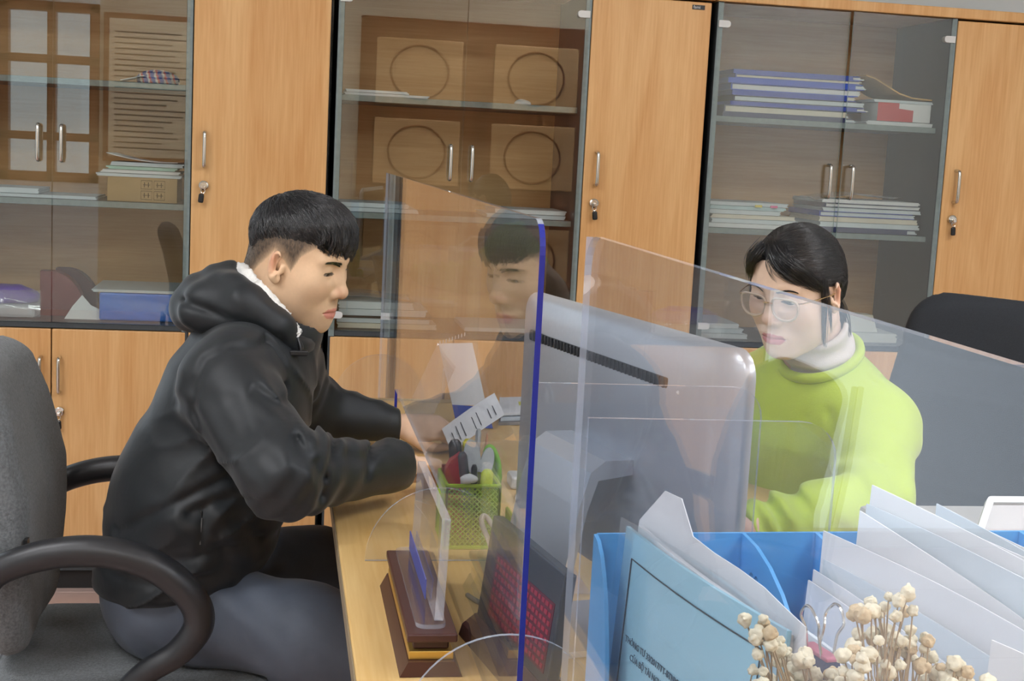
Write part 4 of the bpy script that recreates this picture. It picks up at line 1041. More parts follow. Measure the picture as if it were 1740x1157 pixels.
def grey_chair():
    r = thing('office_chair', 'grey fabric office chair with black loop armrests, the seated person in black on it', 'chair', (-0.2, 2.3, 0))
    def back(P):
        z = P[:, 2]; y = P[:, 1]-2.31
        xc = np.interp(z, [0.46, 0.56, 0.66, 0.76, 0.88, 0.98], [-0.412, -0.410, -0.404, -0.405, -0.434, -0.468])-0.25*y*y*0.6+0.06*np.abs(y)
        hw = np.interp(z, [0.46, 0.55, 0.70, 0.85, 0.95, 1.0], [0.15, 0.19, 0.225, 0.215, 0.18, 0.12])
        d = np.abs(P[:, 0]-xc)-0.032
        d = smax(d, np.abs(y)-hw, 0.05); d = smax(d, z-0.985, 0.05); d = smax(d, 0.50-z, 0.04)
        return d*0.8+0.0018*np.exp(-((np.abs(np.abs(y)-hw+0.025))/0.004)**2)
    V, F = net(back, (-0.56, 2.04, 0.44), (-0.30, 2.58, 1.05), 0.007); b = np_mesh('backrest', V, F, M_FAB, r)
    e = smooth_path([(-0.430, 2.31-0.215, 0.56), (-0.430, 2.31-0.235, 0.70), (-0.455, 2.31-0.225, 0.85), (-0.490, 2.31-0.17, 0.97)], 6)
    tube('piping', e, 0.006, M_FAB, b, 6)
    box('care_tag', (-0.372, 2.10, 0.705), (-0.366, 2.118, 0.713), M_BLACKP, b)
    def seat(P):
        d = s_ell(P, (-0.20, 2.31, 0.445), (0.275, 0.265, 0.062)); d = smax(d, P[:, 2]-(0.488-0.25*np.clip(P[:, 0]-0.0, 0, 1)), 0.03)
        q = np.maximum(np.abs(P[:, 0]+0.20)-0.215, 0)**2+np.maximum(np.abs(P[:, 1]-2.31)-0.205, 0)**2
        return smax(d, np.sqrt(q)-0.05, 0.02)
    def seat2(P):
        q = np.sqrt(np.maximum(np.abs(P[:, 0]+0.20)-0.18, 0)**2+np.maximum(np.abs(P[:, 1]-2.31)-0.17, 0)**2)-0.065
        top = 0.486-0.5*np.clip(P[:, 0]+0.06, 0, 1)**2*2-0.25*((P[:, 1]-2.31)**2)
        d = smax(q, np.abs(P[:, 2]-(top-0.040))-0.040, 0.05)
        return d*0.9
    V, F = net(seat2, (-0.48, 2.03, 0.36), (0.09, 2.60, 0.52), 0.008); s = np_mesh('seat', V, F, M_FAB, r)
    ring = []
    for k in range(48):
        a = 2*math.pi*k/48; c, sn = math.cos(a), math.sin(a)
        x = -0.20+0.235*math.copysign(abs(c)**0.55, c); y = 2.31+0.225*math.copysign(abs(sn)**0.55, sn)
        ring.append((x, y, 0.470-0.5*max(0, x+0.06)**2*2-0.25*(y-2.31)**2))
    tube('piping', ring, 0.006, M_FAB, s, 6, True)
    for yy, sg in ((2.045, -1), (2.575, 1)):
        pts = smooth_path([(-0.425, yy, 0.640), (-0.400, yy, 0.680), (-0.330, yy, 0.707), (-0.250, yy, 0.712), (-0.175, yy, 0.690), (-0.122, yy, 0.645), (-0.107, yy, 0.600), (-0.135, yy, 0.556), (-0.185, yy, 0.522), (-0.225, yy+0.02*-sg, 0.470), (-0.235, yy-0.06*sg, 0.420)], 7)
        n = len(pts); rr = [0.020+0.005*math.sin(math.pi*min(1, i/(n*0.75))) for i in range(n)]
        tube('armrest', pts, rr, M_ARM, r, 10)
    box('seat_plate', (-0.33, 2.12, 0.385), (-0.07, 2.50, 0.415), M_BLACKP, r, 0.006)
    tube('back_bracket', smooth_path([(-0.25, 2.31, 0.395), (-0.40, 2.31, 0.40), (-0.47, 2.31, 0.46), (-0.465, 2.31, 0.62)], 5), 0.022, M_BLACKP, r, 8, flat=0.5)
    star_base(r, -0.2, 2.31)
grey_chair()
def black_chair():
    r = thing('office_chair', 'black high-back office chair behind the person in the lime sweatshirt', 'chair', (1.3, 2.62, 0))
    ang = math.radians(-147); ca, sa = math.cos(ang), math.sin(ang)
    O = V3(1.565, 2.74, 0)
    def loc(P):
        Q = P-O; return np.stack([Q[:, 0]*ca+Q[:, 1]*sa, -Q[:, 0]*sa+Q[:, 1]*ca, Q[:, 2]], 1)
    def back(P):
        q = loc(P); z = q[:, 2]; y = q[:, 1]
        xc = np.interp(z, [0.45, 0.65, 0.85, 1.10], [0.03, 0.05, 0.03, -0.04])+0.25*y*y
        hw = np.interp(z, [0.45, 0.60, 0.85, 1.00, 1.1], [0.20, 0.24, 0.26, 0.25, 0.22])
        d = np.abs(q[:, 0]-xc)-0.030; d = smax(d, np.abs(y)-hw, 0.06); d = smax(d, z-1.078, 0.07); d = smax(d, 0.50-z, 0.04)
        return d*0.85+0.004*np.exp(-((z-0.93-0.3*y*y)/0.006)**2)
    V, F = net(back, (1.24, 2.42, 0.45), (1.86, 3.06, 1.14), 0.008); np_mesh('backrest', V, F, M_FABD, r)
    def seat(P):
        q = loc(P)-V3(0.28, 0, 0); e = np.sqrt(np.maximum(np.abs(q[:, 0])-0.18, 0)**2+np.maximum(np.abs(q[:, 1])-0.18, 0)**2)-0.06
        return smax(e, np.abs(q[:, 2]-0.44)-0.035, 0.04)
    V, F = net(seat, (0.95, 2.2, 0.38), (1.76, 3.0, 0.50), 0.010); np_mesh('seat', V, F, M_FABD, r)
    def W(x, y, z): return (1.565+x*ca-y*sa, 2.74+x*sa+y*ca, z)
    for s in (1, -1):
        tube('armrest', smooth_path([W(0.05, s*0.27, 0.66), W(0.20, s*0.29, 0.69), W(0.33, s*0.29, 0.66), W(0.36, s*0.28, 0.58), W(0.28, s*0.26, 0.44)], 6), 0.02, M_ARM, r, 8)
    tube('back_bracket', [W(0.2, 0, 0.40), W(-0.02, 0, 0.40), W(-0.02, 0, 0.60)], 0.02, M_BLACKP, r, 8)
    c = W(0.28, 0, 0); star_base(r, c[0], c[1])
black_chair()

# ------------------------------------------------------------------ monitor on the desk
def monitor():
    r = thing('computer_monitor', 'silver all-in-one computer seen from behind on the desk', 'computer', (0.42, 1.6, DZ))
    ML = Vector((0.350, 1.877, 0)); MR = Vector((0.481, 1.318, 0)); u = (MR-ML); w = u.length; u.normalize()
    nb = Vector((u.y, -u.x, 0))      # towards the back of the set (viewer side)
    if nb.x > 0: nb = -nb
    M_ALU = mat('aluminium', (196, 199, 203), 0.34, 0.55, var=0.02, scale=200)
    zb, zt = 0.825, 1.142
    P = [Vector((ML.x, ML.y, zb))+u*a+Vector((0, 0, b)) for a, b in rrect(w, zt-zb, (0.03,)*4, 6)]
    n = len(P); c = sum(P, Vector())/n; V = []
    rings = [(0.0, 1.0), (0.008, 1.0), (0.012, 0.99), (0.018, 0.94), (0.022, 0.80), (0.025, 0.50), (0.026, 0.20)]
    for off, sc in rings:
        for p in P: V.append(c+(p-c)*sc+nb*off)
    F = [tuple(range(n))]
    for i in range(len(rings)-1):
        F += [(i*n+j, i*n+(j+1) % n, (i+1)*n+(j+1) % n, (i+1)*n+j) for j in range(n)]
    F.append(tuple((len(rings)-1)*n+j for j in range(n)))
    bm = bmesh.new(); vs_ = [bm.verts.new(v) for v in V]; [bm.faces.new([vs_[i] for i in f]) for f in F]; bmesh.ops.recalc_face_normals(bm, faces=bm.faces)
    sh = from_bm('shell', bm, M_ALU, r, True)
    # front glass on the far side
    prism('screen', rrect(w-0.03, zt-zb-0.03, (0.006,)*4, 4, 0.015, 0.015), Vector((ML.x, ML.y, zb))-nb*0.0035, u, (0, 0, 1), -0.003 if u.cross(Vector((0, 0, 1))).dot(nb) > 0 else 0.003, mat('screen_black', (16, 17, 20), 0.08, var=0.0), r)
    # air slot along the top with ribs
    zs = zt-0.056
    def on(a, z, o): return Vector((ML.x, ML.y, z))+u*a+nb*o
    slot = obox('vent_slot', frame(on(w*0.42, zs, 0.0222), u, z=(0, 0, 1)), (w*0.68, 0.006, 0.014), M_BLACKP, sh, 0.004)
    for k in range(38):
        obox('vent_rib', frame(on(w*0.095+k*w*0.65/37, zs, 0.0255), u, z=(0, 0, 1)), (0.0022, 0.0014, 0.0118), mat('rib_grey', (58, 60, 63), 0.4), slot)
    obox('port_dot', frame(on(w*0.80, zs-0.006, 0.0225), u, z=(0, 0, 1)), (0.005, 0.006, 0.005), M_WHITEP, sh, 0.002)
    # bent plate stand
    cx = w*0.50
    def pl(o, z): return on(cx, z, o)
    prof = [(0.020, 0.985), (0.062, 0.985), (0.080, 0.972), (0.092, 0.93), (0.118, 0.80), (0.128, 0.768), (0.126, 0.757), (0.112, 0.7515), (0.0, 0.7515), (-0.09, 0.7515), (-0.09, 0.758), (0.0, 0.758), (0.104, 0.759), (0.114, 0.766), (0.108, 0.79), (0.082, 0.925), (0.070, 0.962), (0.020, 0.968)]
    prism('stand', [(a, b) for a, b in prof], on(cx-0.085, 0, 0), nb, (0, 0, 1), 0.17 if nb.cross(Vector((0, 0, 1))).dot(u) > 0 else -0.17, M_ALU, r)
    return u, nb
monitor()

# ------------------------------------------------------------------ small things on the desk
M_ACRN = clear('acrylic_block_edge', (0.95, 0.965, 0.99), 1.49, haze=0.26, hazecol=(0.85, 0.9, 1.0))
M_MAHO = mat('dark_mahogany', (74, 42, 38), 0.35, var=0.10, scale=40, stretch=(1, 0.1, 1))
M_BRASS = mat('brass', (214, 176, 92), 0.3, 0.8, var=0.03)
def nameplate():
    r = thing('nameplate', 'clear acrylic nameplate on a stepped dark wooden base with a gold band', 'nameplate', (0.178, 1.58, DZ))
    def lay(name, x0, x1, y0, y1, z0, z1, m, bev=0.002): box(name, (x0, y0, z0), (x1, y1, z1), m, r, bev)
    # flared foot
    bm = bmesh.new(); ys = (1.445, 1.765)
    prof = [(0.142, 0.7505), (0.212, 0.7505), (0.206, 0.762), (0.203, 0.768), (0.151, 0.768), (0.148, 0.762)]
    prism('foot', prof, (0, ys[0], 0), (1, 0, 0), (0, 0, 1), -(ys[1]-ys[0]), M_MAHO, r)
    lay('gold_band', 0.152, 0.202, 1.452, 1.758, 0.768, 0.778, M_BRASS, 0.001)
    lay('neck', 0.157, 0.197, 1.458, 1.750, 0.778, 0.790, M_MAHO)
    lay('top_plate', 0.149, 0.205, 1.445, 1.765, 0.790, 0.800, M_MAHO)
    prism('channel', rrect(0.034, 0.30, (0.012,)*4, 4), (0.160, 1.460, 0.8005), (1, 0, 0), (0, 1, 0), 0.005, [M_ACR, M_ACRN], r, rim=1)
    # slab leaning a little
    t = prism('acrylic_slab', rrect(0.285, 0.118, (0.002,)*4, 2), (0.181, 1.470, 0.806), (0, 1, 0), (0.03, 0, 1), 0.010, [M_ACR, M_ACRN], r, rim=1)
    box('refraction_strip', (0.1770, 1.54, 0.808), (0.1782, 1.745, 0.832), mat('blue_refraction', (86, 94, 168), 0.4), r)  # added strip, its colour imitating bluish light refracted in the slab
nameplate()
M_LIMEP = mat('lime_plastic', (168, 200, 44), 0.4, var=0.04)
def pen_holder():
    r = thing('pen_holder', 'lime green mesh pen organiser on the desk behind the divider', 'organiser', (0.29, 1.99, DZ))
    x0, x1, y0, y1, zb, zt = 0.248, 0.326, 1.935, 2.035, 0.7505, 0.850
    box('floor_plate', (x0, y0, zb), (x1+0.03, y1, zb+0.003), M_LIMEP, r, 0.001, seg=1)
    def wall(a, b, h):
        """perforated wall from a to b: rim bars and crossing mesh wires"""
        a = Vector(a); b = Vector(b); u = (b-a); L = u.length; u.normalize()
        V = []; Fs = []; o = 0
        def bar(p, q, t):
            nonlocal o
            v, f = tube_geo([p, q], t, 4); V.extend(v); Fs.extend([tuple(i+o for i in g) for g in f]); o += len(v)
        n = int((L+h)/0.0075)
        for i in range(-n, n):
            for s in (1, -1):
                p0 = i*0.0075; pts = []
                # clip the diagonal to the wall
                s0 = max(0, p0) if s > 0 else max(0, p0-h); s1 = min(L, p0+h) if s > 0 else min(L, p0)
                if s1-s0 < 0.002: continue
                h0 = (s0-p0) if s > 0 else (p0-s0); h1 = (s1-p0) if s > 0 else (p0-s1)
                if min(h0, h1) < -1e-6 or max(h0, h1) > h+1e-6: continue
                bar(a+u*s0+Vector((0, 0, h0)), a+u*s1+Vector((0, 0, h1)), 0.0011)
        m = mesh('mesh_wall', V, Fs, M_LIMEP, r, False, kind='stuff')
        for z in (0.002, h): tube('rim_bar', [a+Vector((0, 0, z)), b+Vector((0, 0, z))], 0.0030, M_LIMEP, r, 6)
        for p in (a, b): tube('corner_post', [p, p+Vector((0, 0, h))], 0.0028, M_LIMEP, r, 6)
    wall((x0, y0, zb), (x1, y0, zb), 0.095); wall((x0, y1, zb), (x1, y1, zb), 0.095); wall((x0, y0, zb), (x0, y1, zb), 0.095); wall((x1, y0, zb), (x1, y1, zb), 0.095)
    wall((x1, y0-0.0, zb), (x1+0.03, y0, zb), 0.035); wall((x1+0.03, y0, zb), (x1+0.03, y1, zb), 0.035)
    box('divider', ((x0+x1)/2-0.001, y0, zb), ((x0+x1)/2+0.001, y1, zb+0.085), M_LIMEP, r)
pen_holder()
def pen(name, label, base, top, r, m, tip=None, cap=None, flat=1.0, cat='pen'):
    """a barrel with a cap or point"""
    base = Vector(base); top = Vector(top); d = (top-base); L = d.length; d.normalize()
    t = thing(name, label, cat, base, 'pens and tools in the lime organiser')
    tube('barrel', [base, base+d*0.01, base+d*(L*0.72), base+d*(L*0.725)], [r*0.6, r, r, r*0.96], m, t, 10, flat=flat)
    k = cap or m
    tube('cap', [base+d*(L*0.725), base+d*(L*0.73), base+d*(L*0.96), top], [r*0.9, r*1.08, r*1.05, r*0.6] if tip is None else [r*0.96, r*0.9, r*0.45, r*0.08], k, t, 10, flat=flat)
    return t
M_RED = mat('red_plastic', (198, 44, 62), 0.35, var=0.04); M_ORG = mat('orange_plastic', (240, 150, 40), 0.35, var=0.03); M_PINK = mat('pink_plastic', (226, 84, 150), 0.35, var=0.03)
M_YEL = mat('yellow_plastic', (236, 222, 40), 0.4, var=0.03); M_GREY = mat('grey_plastic', (176, 180, 182), 0.35, var=0.03); M_NAVY = mat('navy_paint', (40, 62, 100), 0.4, var=0.04)
M_GRN = mat('green_plastic', (128, 190, 46), 0.4, var=0.04); M_LGT = mat('light_grey', (206, 212, 214), 0.35, var=0.02); M_FLUO = mat('fluo_yellow', (214, 230, 30), 0.4, var=0.03)
zf = 0.754
st = thing('stapler', 'red stapler standing upright in the pen organiser', 'stapler', (0.256, 2.02, zf), 'pens and tools in the lime organiser')
prism('body', [(0, 0), (0.030, 0), (0.033, 0.085), (0.030, 0.118), (0.022, 0.124), (0.008, 0.112), (0.002, 0.10)], (0.2485, 1.995, zf+0.002), (1, 0, 0), (0.03, 0.02, 1), -0.020, M_RED, st)
prism('lower_arm', [(0, 0), (0.012, 0), (0.010, 0.10), (0.002, 0.10)], (0.2485, 2.018, zf+0.002), (1, 0, 0), (0.0, 0.04, 1), -0.010, mat('dark_red_plastic', (140, 34, 48), 0.4), st)
pen('marker', 'black-capped orange marker in the pen organiser', (0.281, 2.018, zf), (0.268, 2.024, 0.895), 0.0095, M_ORG, cap=mat('glossy_black', (24, 25, 28), 0.15))
pen('pen', 'pink pen between the marker and the scissors', (0.276, 1.975, zf), (0.279, 1.980, 0.862), 0.005, M_PINK)
pen('marker', 'yellow highlighter at the back of the pen organiser', (0.292, 2.026, zf), (0.289, 2.030, 0.895), 0.008, M_YEL)
pen('pen', 'grey flat ruler-like pen rising highest in the organiser', (0.300, 2.018, zf), (0.304, 2.026, 0.912), 0.0085, M_GREY, flat=0.5)
pen('pencil', 'dark blue pencil with a sharpened point in the organiser', (0.312, 2.02, zf), (0.318, 2.028, 0.906), 0.0042, M_NAVY, tip=True, cap=mat('pencil_wood', (206, 150, 110), 0.6), cat='pencil')
pen('marker', 'fluorescent yellow marker at the front of the pen organiser', (0.304, 1.946, zf), (0.308, 1.944, 0.868), 0.0088, M_FLUO)
pen('pen', 'silver pen with a black clip leaning in the organiser', (0.290, 1.950, zf), (0.270, 1.952, 0.892), 0.0068, M_GREY, cap=mat('dark_clip', (60, 66, 70), 0.3))
pen('pen', 'thin black pen beside the scissor loops', (0.294, 1.966, zf), (0.290, 1.958, 0.872), 0.0045, M_BLACKP)
sc = thing('scissors', 'scissors with pale grey oval handles standing in the organiser', 'scissors', (0.29, 1.985, zf), 'pens and tools in the lime organiser')
for (cx, cz, rx, rz, til) in ((0.290, 0.878, 0.0125, 0.026, -0.1), (0.312, 0.868, 0.0105, 0.024, 0.18)):
    out = [(cx+rx*math.cos(a)*math.cos(til)+rz*math.sin(a)*math.sin(til), cz-rx*math.cos(a)*math.sin(til)*0+rz*math.sin(a)) for a in [2*math.pi*k/24 for k in range(24)]]
    prism('handle', [(a, b) for a, b in out], (0, 1.982, 0), (1, 0, 0), (0, 0, 1), -0.007, M_LGT, sc)
prism('blades', [(0.296, zf+0.001), (0.300, zf+0.001), (0.312, 0.852), (0.302, 0.856), (0.290, 0.856)], (0, 1.980, 0), (1, 0, 0), (0, 0, 1), -0.003, M_CHROME, sc)
gs = thing('scissors', 'green-handled scissors leaning at the right of the organiser', 'scissors', (0.318, 2.0, zf), 'pens and tools in the lime organiser')
tube('handle', smooth_path([(0.3165, 2.0, 0.848), (0.312, 2.002, 0.872), (0.316, 2.004, 0.888), (0.324, 2.004, 0.886), (0.332, 2.0, 0.868), (0.334, 1.998, 0.850), (0.330, 1.998, 0.836), (0.322, 2.0, 0.838)], 5, True), 0.0042, M_GRN, gs, 8, True)
prism('grip', [(0.318, 0.80), (0.336, 0.80), (0.341, 0.842), (0.338, 0.862), (0.328, 0.88), (0.322, 0.87)], (0, 2.008, 0), (1, 0, 0), (0, 0, 1), -0.006, M_GRN, gs)
prism('blades', [(0.318, zf+0.001), (0.322, zf+0.001), (0.331, 0.82), (0.322, 0.82)], (0, 2.004, 0), (1, 0, 0), (0, 0, 1), -0.003, M_CHROME, gs)
er = thing('eraser', 'small white eraser lump on the edge of the pen organiser', 'eraser', (0.285, 1.94, 0.846), 'pens and tools in the lime organiser')
V, F = net(lambda P: s_ell(P, (0.280, 1.935, 0.856), (0.014, 0.009, 0.007))+0.0015*vnoise(P, (160, 160, 160)), (0.26, 1.92, 0.84), (0.30, 1.95, 0.87), 0.002); np_mesh('rubber', V, F, M_WHITEP, er)

def sheet(name, P00, P10, P01, m, parent=None, thick=0.0006, bend=0.0, bend2=0.0, nu=8, nv=8, wave=0.0, seed=0):
    """paper: corner P00, ends of its two edges P10 and P01; bend bows it along its normal"""
    O = Vector(P00); U = Vector(P10)-O; W = Vector(P01)-O; N = U.cross(W).normalized(); V = []; rr = random.Random(seed)
    a1, a2 = rr.random()*6, rr.random()*6
    for s in (0, 1):
        for j in range(nv+1):
            for i in range(nu+1):
                u, v = i/nu, j/nv
                b = bend*4*u*(1-u)+bend2*4*v*(1-v)+wave*(math.sin(u*7+a1)+math.sin(v*6+u*3+a2))
                V.append(O+U*u+W*v+N*(b+s*thick))
    n1 = (nu+1)*(nv+1); F = []
    for j in range(nv):
        for i in range(nu):
            q = (j*(nu+1)+i, j*(nu+1)+i+1, (j+1)*(nu+1)+i+1, (j+1)*(nu+1)+i)
            F.append(tuple(reversed(q))); F.append(tuple(x+n1 for x in q))
    bd = [i for i in range(nu+1)]+[(j*(nu+1)+nu) for j in range(1, nv+1)]+[nv*(nu+1)+i for i in range(nu-1, -1, -1)]+[j*(nu+1) for j in range(nv-1, 0, -1)]
    for k in range(len(bd)): a, b = bd[k], bd[(k+1) % len(bd)]; F.append((a, b, b+n1, a+n1))
    return mesh(name, V, F, m, parent, True)
# note held in the left hand
nt = thing('paper_note', 'printed white note held in the left hand of the person in black', 'note', (0.40, 2.58, 0.80))
NA, NB_, NC = Vector((0.326, 2.500, 0.768)), Vector((0.440, 2.600, 0.822)), Vector((0.312, 2.552, 0.802))
sheet('sheet', NA, NB_, NC, M_PAPER, nt, bend=0.004)
Nn = (NB_-NA).cross(NC-NA).normalized()
for i in range(9):
    t = 0.10+i*0.095
    if i in (3, 6): continue
    a = NA+(NB_-NA)*t+(NC-NA)*0.15+Nn*0.005; b = NA+(NB_-NA)*t+(NC-NA)*(0.55+0.3*rnd.random())+Nn*0.005
    tube('text_line', [a, b], 0.0011, M_INK, nt, 4, flat=0.2)
# tent calendar
cl = thing('desk_calendar', 'tent desk calendar with a white page and blue foot near the raised hand', 'calendar', (0.38, 2.80, DZ))
T0, T1 = Vector((0.312, 2.75, 0.926)), Vector((0.366, 2.75, 0.956))
B0, B1 = Vector((0.378, 2.83, 0.7515)), Vector((0.452, 2.81, 0.7515))
T0, T1 = Vector((0.335, 2.865, 0.922)), Vector((0.392, 2.855, 0.946))
sheet('page', B0+(T0-B0)*0.25, B1+(T1-B1)*0.25, T0, M_PAPER, cl, thick=0.002, bend=0.003)
sheet('blue_foot', B0, B1, B0+(T0-B0)*0.26, mat('calendar_blue', (44, 76, 176), 0.4, var=0.03), cl, thick=0.0035, bend=0.003)
BB0 = Vector((0.255, 2.83, 0.7515)); sheet('rear_flap', BB0, BB0+Vector((0.06, -0.01, 0.0)), T0+Vector((-0.002, 0, 0)), clear('clear_flap', (0.95, 0.93, 0.92), 1.45, haze=0.10), cl, thick=0.0015)
for i in range(7):
    a = B0+(T0-B0)*(0.28+0.09*i)+(B1-B0)*0.15; b = B0+(T0-B0)*(0.28+0.09*i)+(B1-B0)*0.8
    n = (B1-B0).cross(T0-B0).normalized()*-0.002
    tube('text_line', [a+n, b+n], 0.0009, mat('pale_ink', (170, 160, 146), 0.7), cl, 4)
for k in range(9):
    c = T0+(T1-T0)*(k+0.5)/9; tube('ring', [c+Vector((0, 0.004*math.cos(t*math.pi/4), 0.004*math.sin(t*math.pi/4))) for t in range(8)], 0.0008, M_WHITEP, cl, 4, True)
# leaflets
def leaflet(label, lo, hi, m, bend, pic=None):
    o = thing('leaflet', label, 'leaflet', lo, 'leaflets by the far end of the divider')
    sheet('cover', (lo[0], lo[1], lo[2]), (hi[0], lo[1]+0.01, lo[2]), (lo[0]+0.03, hi[1], lo[2]), m, o, thick=0.006, bend2=bend, wave=0.0008)
    if pic:
        sheet('picture', (lo[0]+0.05, lo[1]+0.03, lo[2]+0.0070), (hi[0]-0.005, lo[1]+0.035, lo[2]+0.0070), (lo[0]+0.06, hi[1]-0.06, lo[2]+0.0072), pic, o, thick=0.0005, bend2=bend)
leaflet('grey leaflet at the bottom of the small pile past the divider', (0.470, 2.85, 0.7515), (0.60, 3.02, 0.7515), mat('paper_grey', (150, 146, 142), 0.6, var=0.05), 0.0)
leaflet('white folded leaflet in the middle of the small pile past the divider', (0.476, 2.86, 0.7590), (0.60, 3.03, 0.7590), M_PAPER2, 0.003)
leaflet('white leaflet with a yellow picture on top of the small pile', (0.474, 2.87, 0.7690), (0.61, 3.06, 0.7690), M_PAPER, 0.006, mat('yellow_print', (226, 222, 60), 0.5, var=0.15, scale=50))
# adapter and its cable by the monitor
ad = thing('power_adapter', 'small white power adapter with a coiled cable left of the monitor', 'adapter', (0.43, 2.33, DZ))
box('body', (0.405, 2.29, 0.7505), (0.455, 2.34, 0.774), M_WHITEP, ad, 0.005)
tube('cable', smooth_path([(0.43, 2.29, 0.762), (0.40, 2.20, 0.755), (0.42, 2.10, 0.7535), (0.47, 2.05, 0.7535), (0.48, 2.12, 0.7535), (0.42, 2.17, 0.7560)], 6), 0.0022, M_WHITEP, ad, 6)
# dark desk board with red lettering
lb = thing('desk_sign', 'dark upright desk sign with rows of red lettering behind the divider', 'sign', (0.29, 1.48, DZ))
LA = Vector((0.256, 1.585, 0)); LBv = Vector((0.300, 1.335, 0)); lu = (LBv-LA).normalized(); ln_ = Vector((lu.y, -lu.x, 0)); ln_ = -ln_ if ln_.x > 0 else ln_
M_SGN = mat('sign_dark', (56, 58, 64), 0.4, var=0.06, scale=40)
prism('foot', [(0, 0.7505), (0.062, 0.7505), (0.058, 0.764), (0.042, 0.776), (0.018, 0.776), (0.003, 0.764)], LA-ln_*0.030, ln_*1.0, (0, 0, 1), 0.252 if ln_.cross(Vector((0, 0, 1))).dot(lu) > 0 else -0.252, M_MAHO, lb)
tl = Vector((-ln_.x*0.12, -ln_.y*0.12, 1)).normalized()
Mb = frame(LA+lu*0.126+ln_*0.006+Vector((0, 0, 0.776))+tl*0.062, lu, y=tl)
obox('board', Mb, (0.236, 0.124, 0.014), M_SGN, lb, 0.002)
zsg = 1 if (Mb.to_3x3() @ Vector((0, 0, 1))).dot(ln_) > 0 else -1
obox('red_field', Mb @ Matrix.Translation((0.012, -0.012, zsg*0.0072)), (0.188, 0.076, 0.001), mat('deep_red', (96, 22, 40), 0.4, var=0.1, scale=80), lb)
M_LR = mat('red_letters', (170, 40, 64), 0.4, var=0.05)
for i in range(8):
    for k in range(16):
        obox('letter', Mb @ Matrix.Translation((0.012-0.086+k*0.0114+0.001, -0.012+0.0325-i*0.0092, zsg*0.0080)), (0.0062+0.003*((k*7+i*3) % 3)/3, 0.0050, 0.0008), M_LR, lb)
# cords
tube('rope_handle', smooth_path([(0.300, 1.80, 0.7545), (0.305, 1.86, 0.775), (0.296, 1.90, 0.800), (0.303, 1.915, 0.806), (0.316, 1.90, 0.790), (0.322, 1.86, 0.770), (0.335, 1.80, 0.7545)], 7), 0.0040, mat('cream_rope', (224, 208, 182), 0.8, var=0.08, scale=300, bump=0.4), None, 8)
tag(bpy.data.objects['rope_handle'], 'cream rope handle standing in a loop beside the pen organiser', 'rope')
gc = tube('cable', smooth_path([(0.252, 1.71, 0.756), (0.262, 1.69, 0.7545), (0.275, 1.67, 0.754), (0.292, 1.64, 0.754)], 5), 0.0034, mat('grey_cable', (128, 126, 118), 0.6, var=0.1), None, 8)
tag(gc, 'short grey cable end on the desk beside the red-lettered sign', 'cable')
ps = thing('plastic_sleeve', 'clear plastic sleeve lying on the desk under the rope handle', 'sleeve', (0.33, 1.80, DZ))
sheet('film', (0.285, 1.70, 0.7520), (0.42, 1.72, 0.7520), (0.290, 1.88, 0.7530), clear('film', (0.96, 0.96, 0.97), 1.5, haze=0.10), ps, thick=0.001, wave=0.0015, bend=0.006)
kr = tube('key_ring', [Vector((0.262+0.011*math.cos(t*math.pi/12), 1.322, 0.7625+0.0105*math.sin(t*math.pi/12))) for t in range(24)], 0.0011, M_CHROME, None, 6, True)
tag(kr, 'small chrome ring standing at the near end of the divider', 'ring')

# ------------------------------------------------------------------ blue file rack with papers
M_BLUE = mat('blue_rack_plastic', (94, 174, 236), 0.35, var=0.03)
def rack():
    r = thing('file_rack', 'sky blue plastic file rack with heart cut-outs on the desk', 'file rack', (0.36, 0.86, DZ))
    M = Matrix.Translation((0.243, 0.985, DZ)) @ Matrix.Rotation(math.radians(2.0), 4, 'Z')
    X = M.to_3x3() @ Vector((1, 0, 0)); Y = M.to_3x3() @ Vector((0, -1, 0)); O = M.translation; Z = Vector((0, 0, 1))
    W = 0.36; D = 0.24; H = 0.297
    prism('back_panel', rrect(W, H), O, X, Z, -0.003, M_BLUE, r)
    prism('floor_panel', rrect(W, D), O+Z*0.001, X, Y, -0.003, M_BLUE, r)
    def heart(cx, cz, s): return [(cx+s*0.062*16*math.sin(t)**3*1.0, cz+s*0.062*(13*math.cos(t)-5*math.cos(2*t)-2*math.cos(3*t)-math.cos(4*t))) for t in [2*math.pi*k/20 for k in range(20)]]
    for i, (xx, dp) in enumerate(((0.0, 0.060), (0.073, 0.085), (0.119, 0.165), (0.180, 0.118), (0.245, 0.118), (0.357, 0.118))):
        side = [(0, 0.0), (D, 0.0), (D, 0.085), (dp+0.05, 0.085)]+[(dp*math.sin(math.radians(a)), 0.13+(H-0.13)*math.cos(math.radians(a))) for a in (90, 80, 70, 60, 50, 40, 30, 20, 10)]+[(0, H)]
        hs = [heart(0.030, 0.266, 0.010), heart(0.058, 0.258, 0.0095), heart(0.034, 0.238, 0.010), heart(0.064, 0.230, 0.0105), heart(0.090, 0.212, 0.0085), heart(0.052, 0.200, 0.010)] if dp > 0.1 else None
        prism('partition', side, O+X*xx, Y, Z, 0.003, M_BLUE, r, holes=hs)
    prism('front_lip', rrect(W, 0.085), O+Y*D, X, Z, -0.003, M_BLUE, r)
rack()
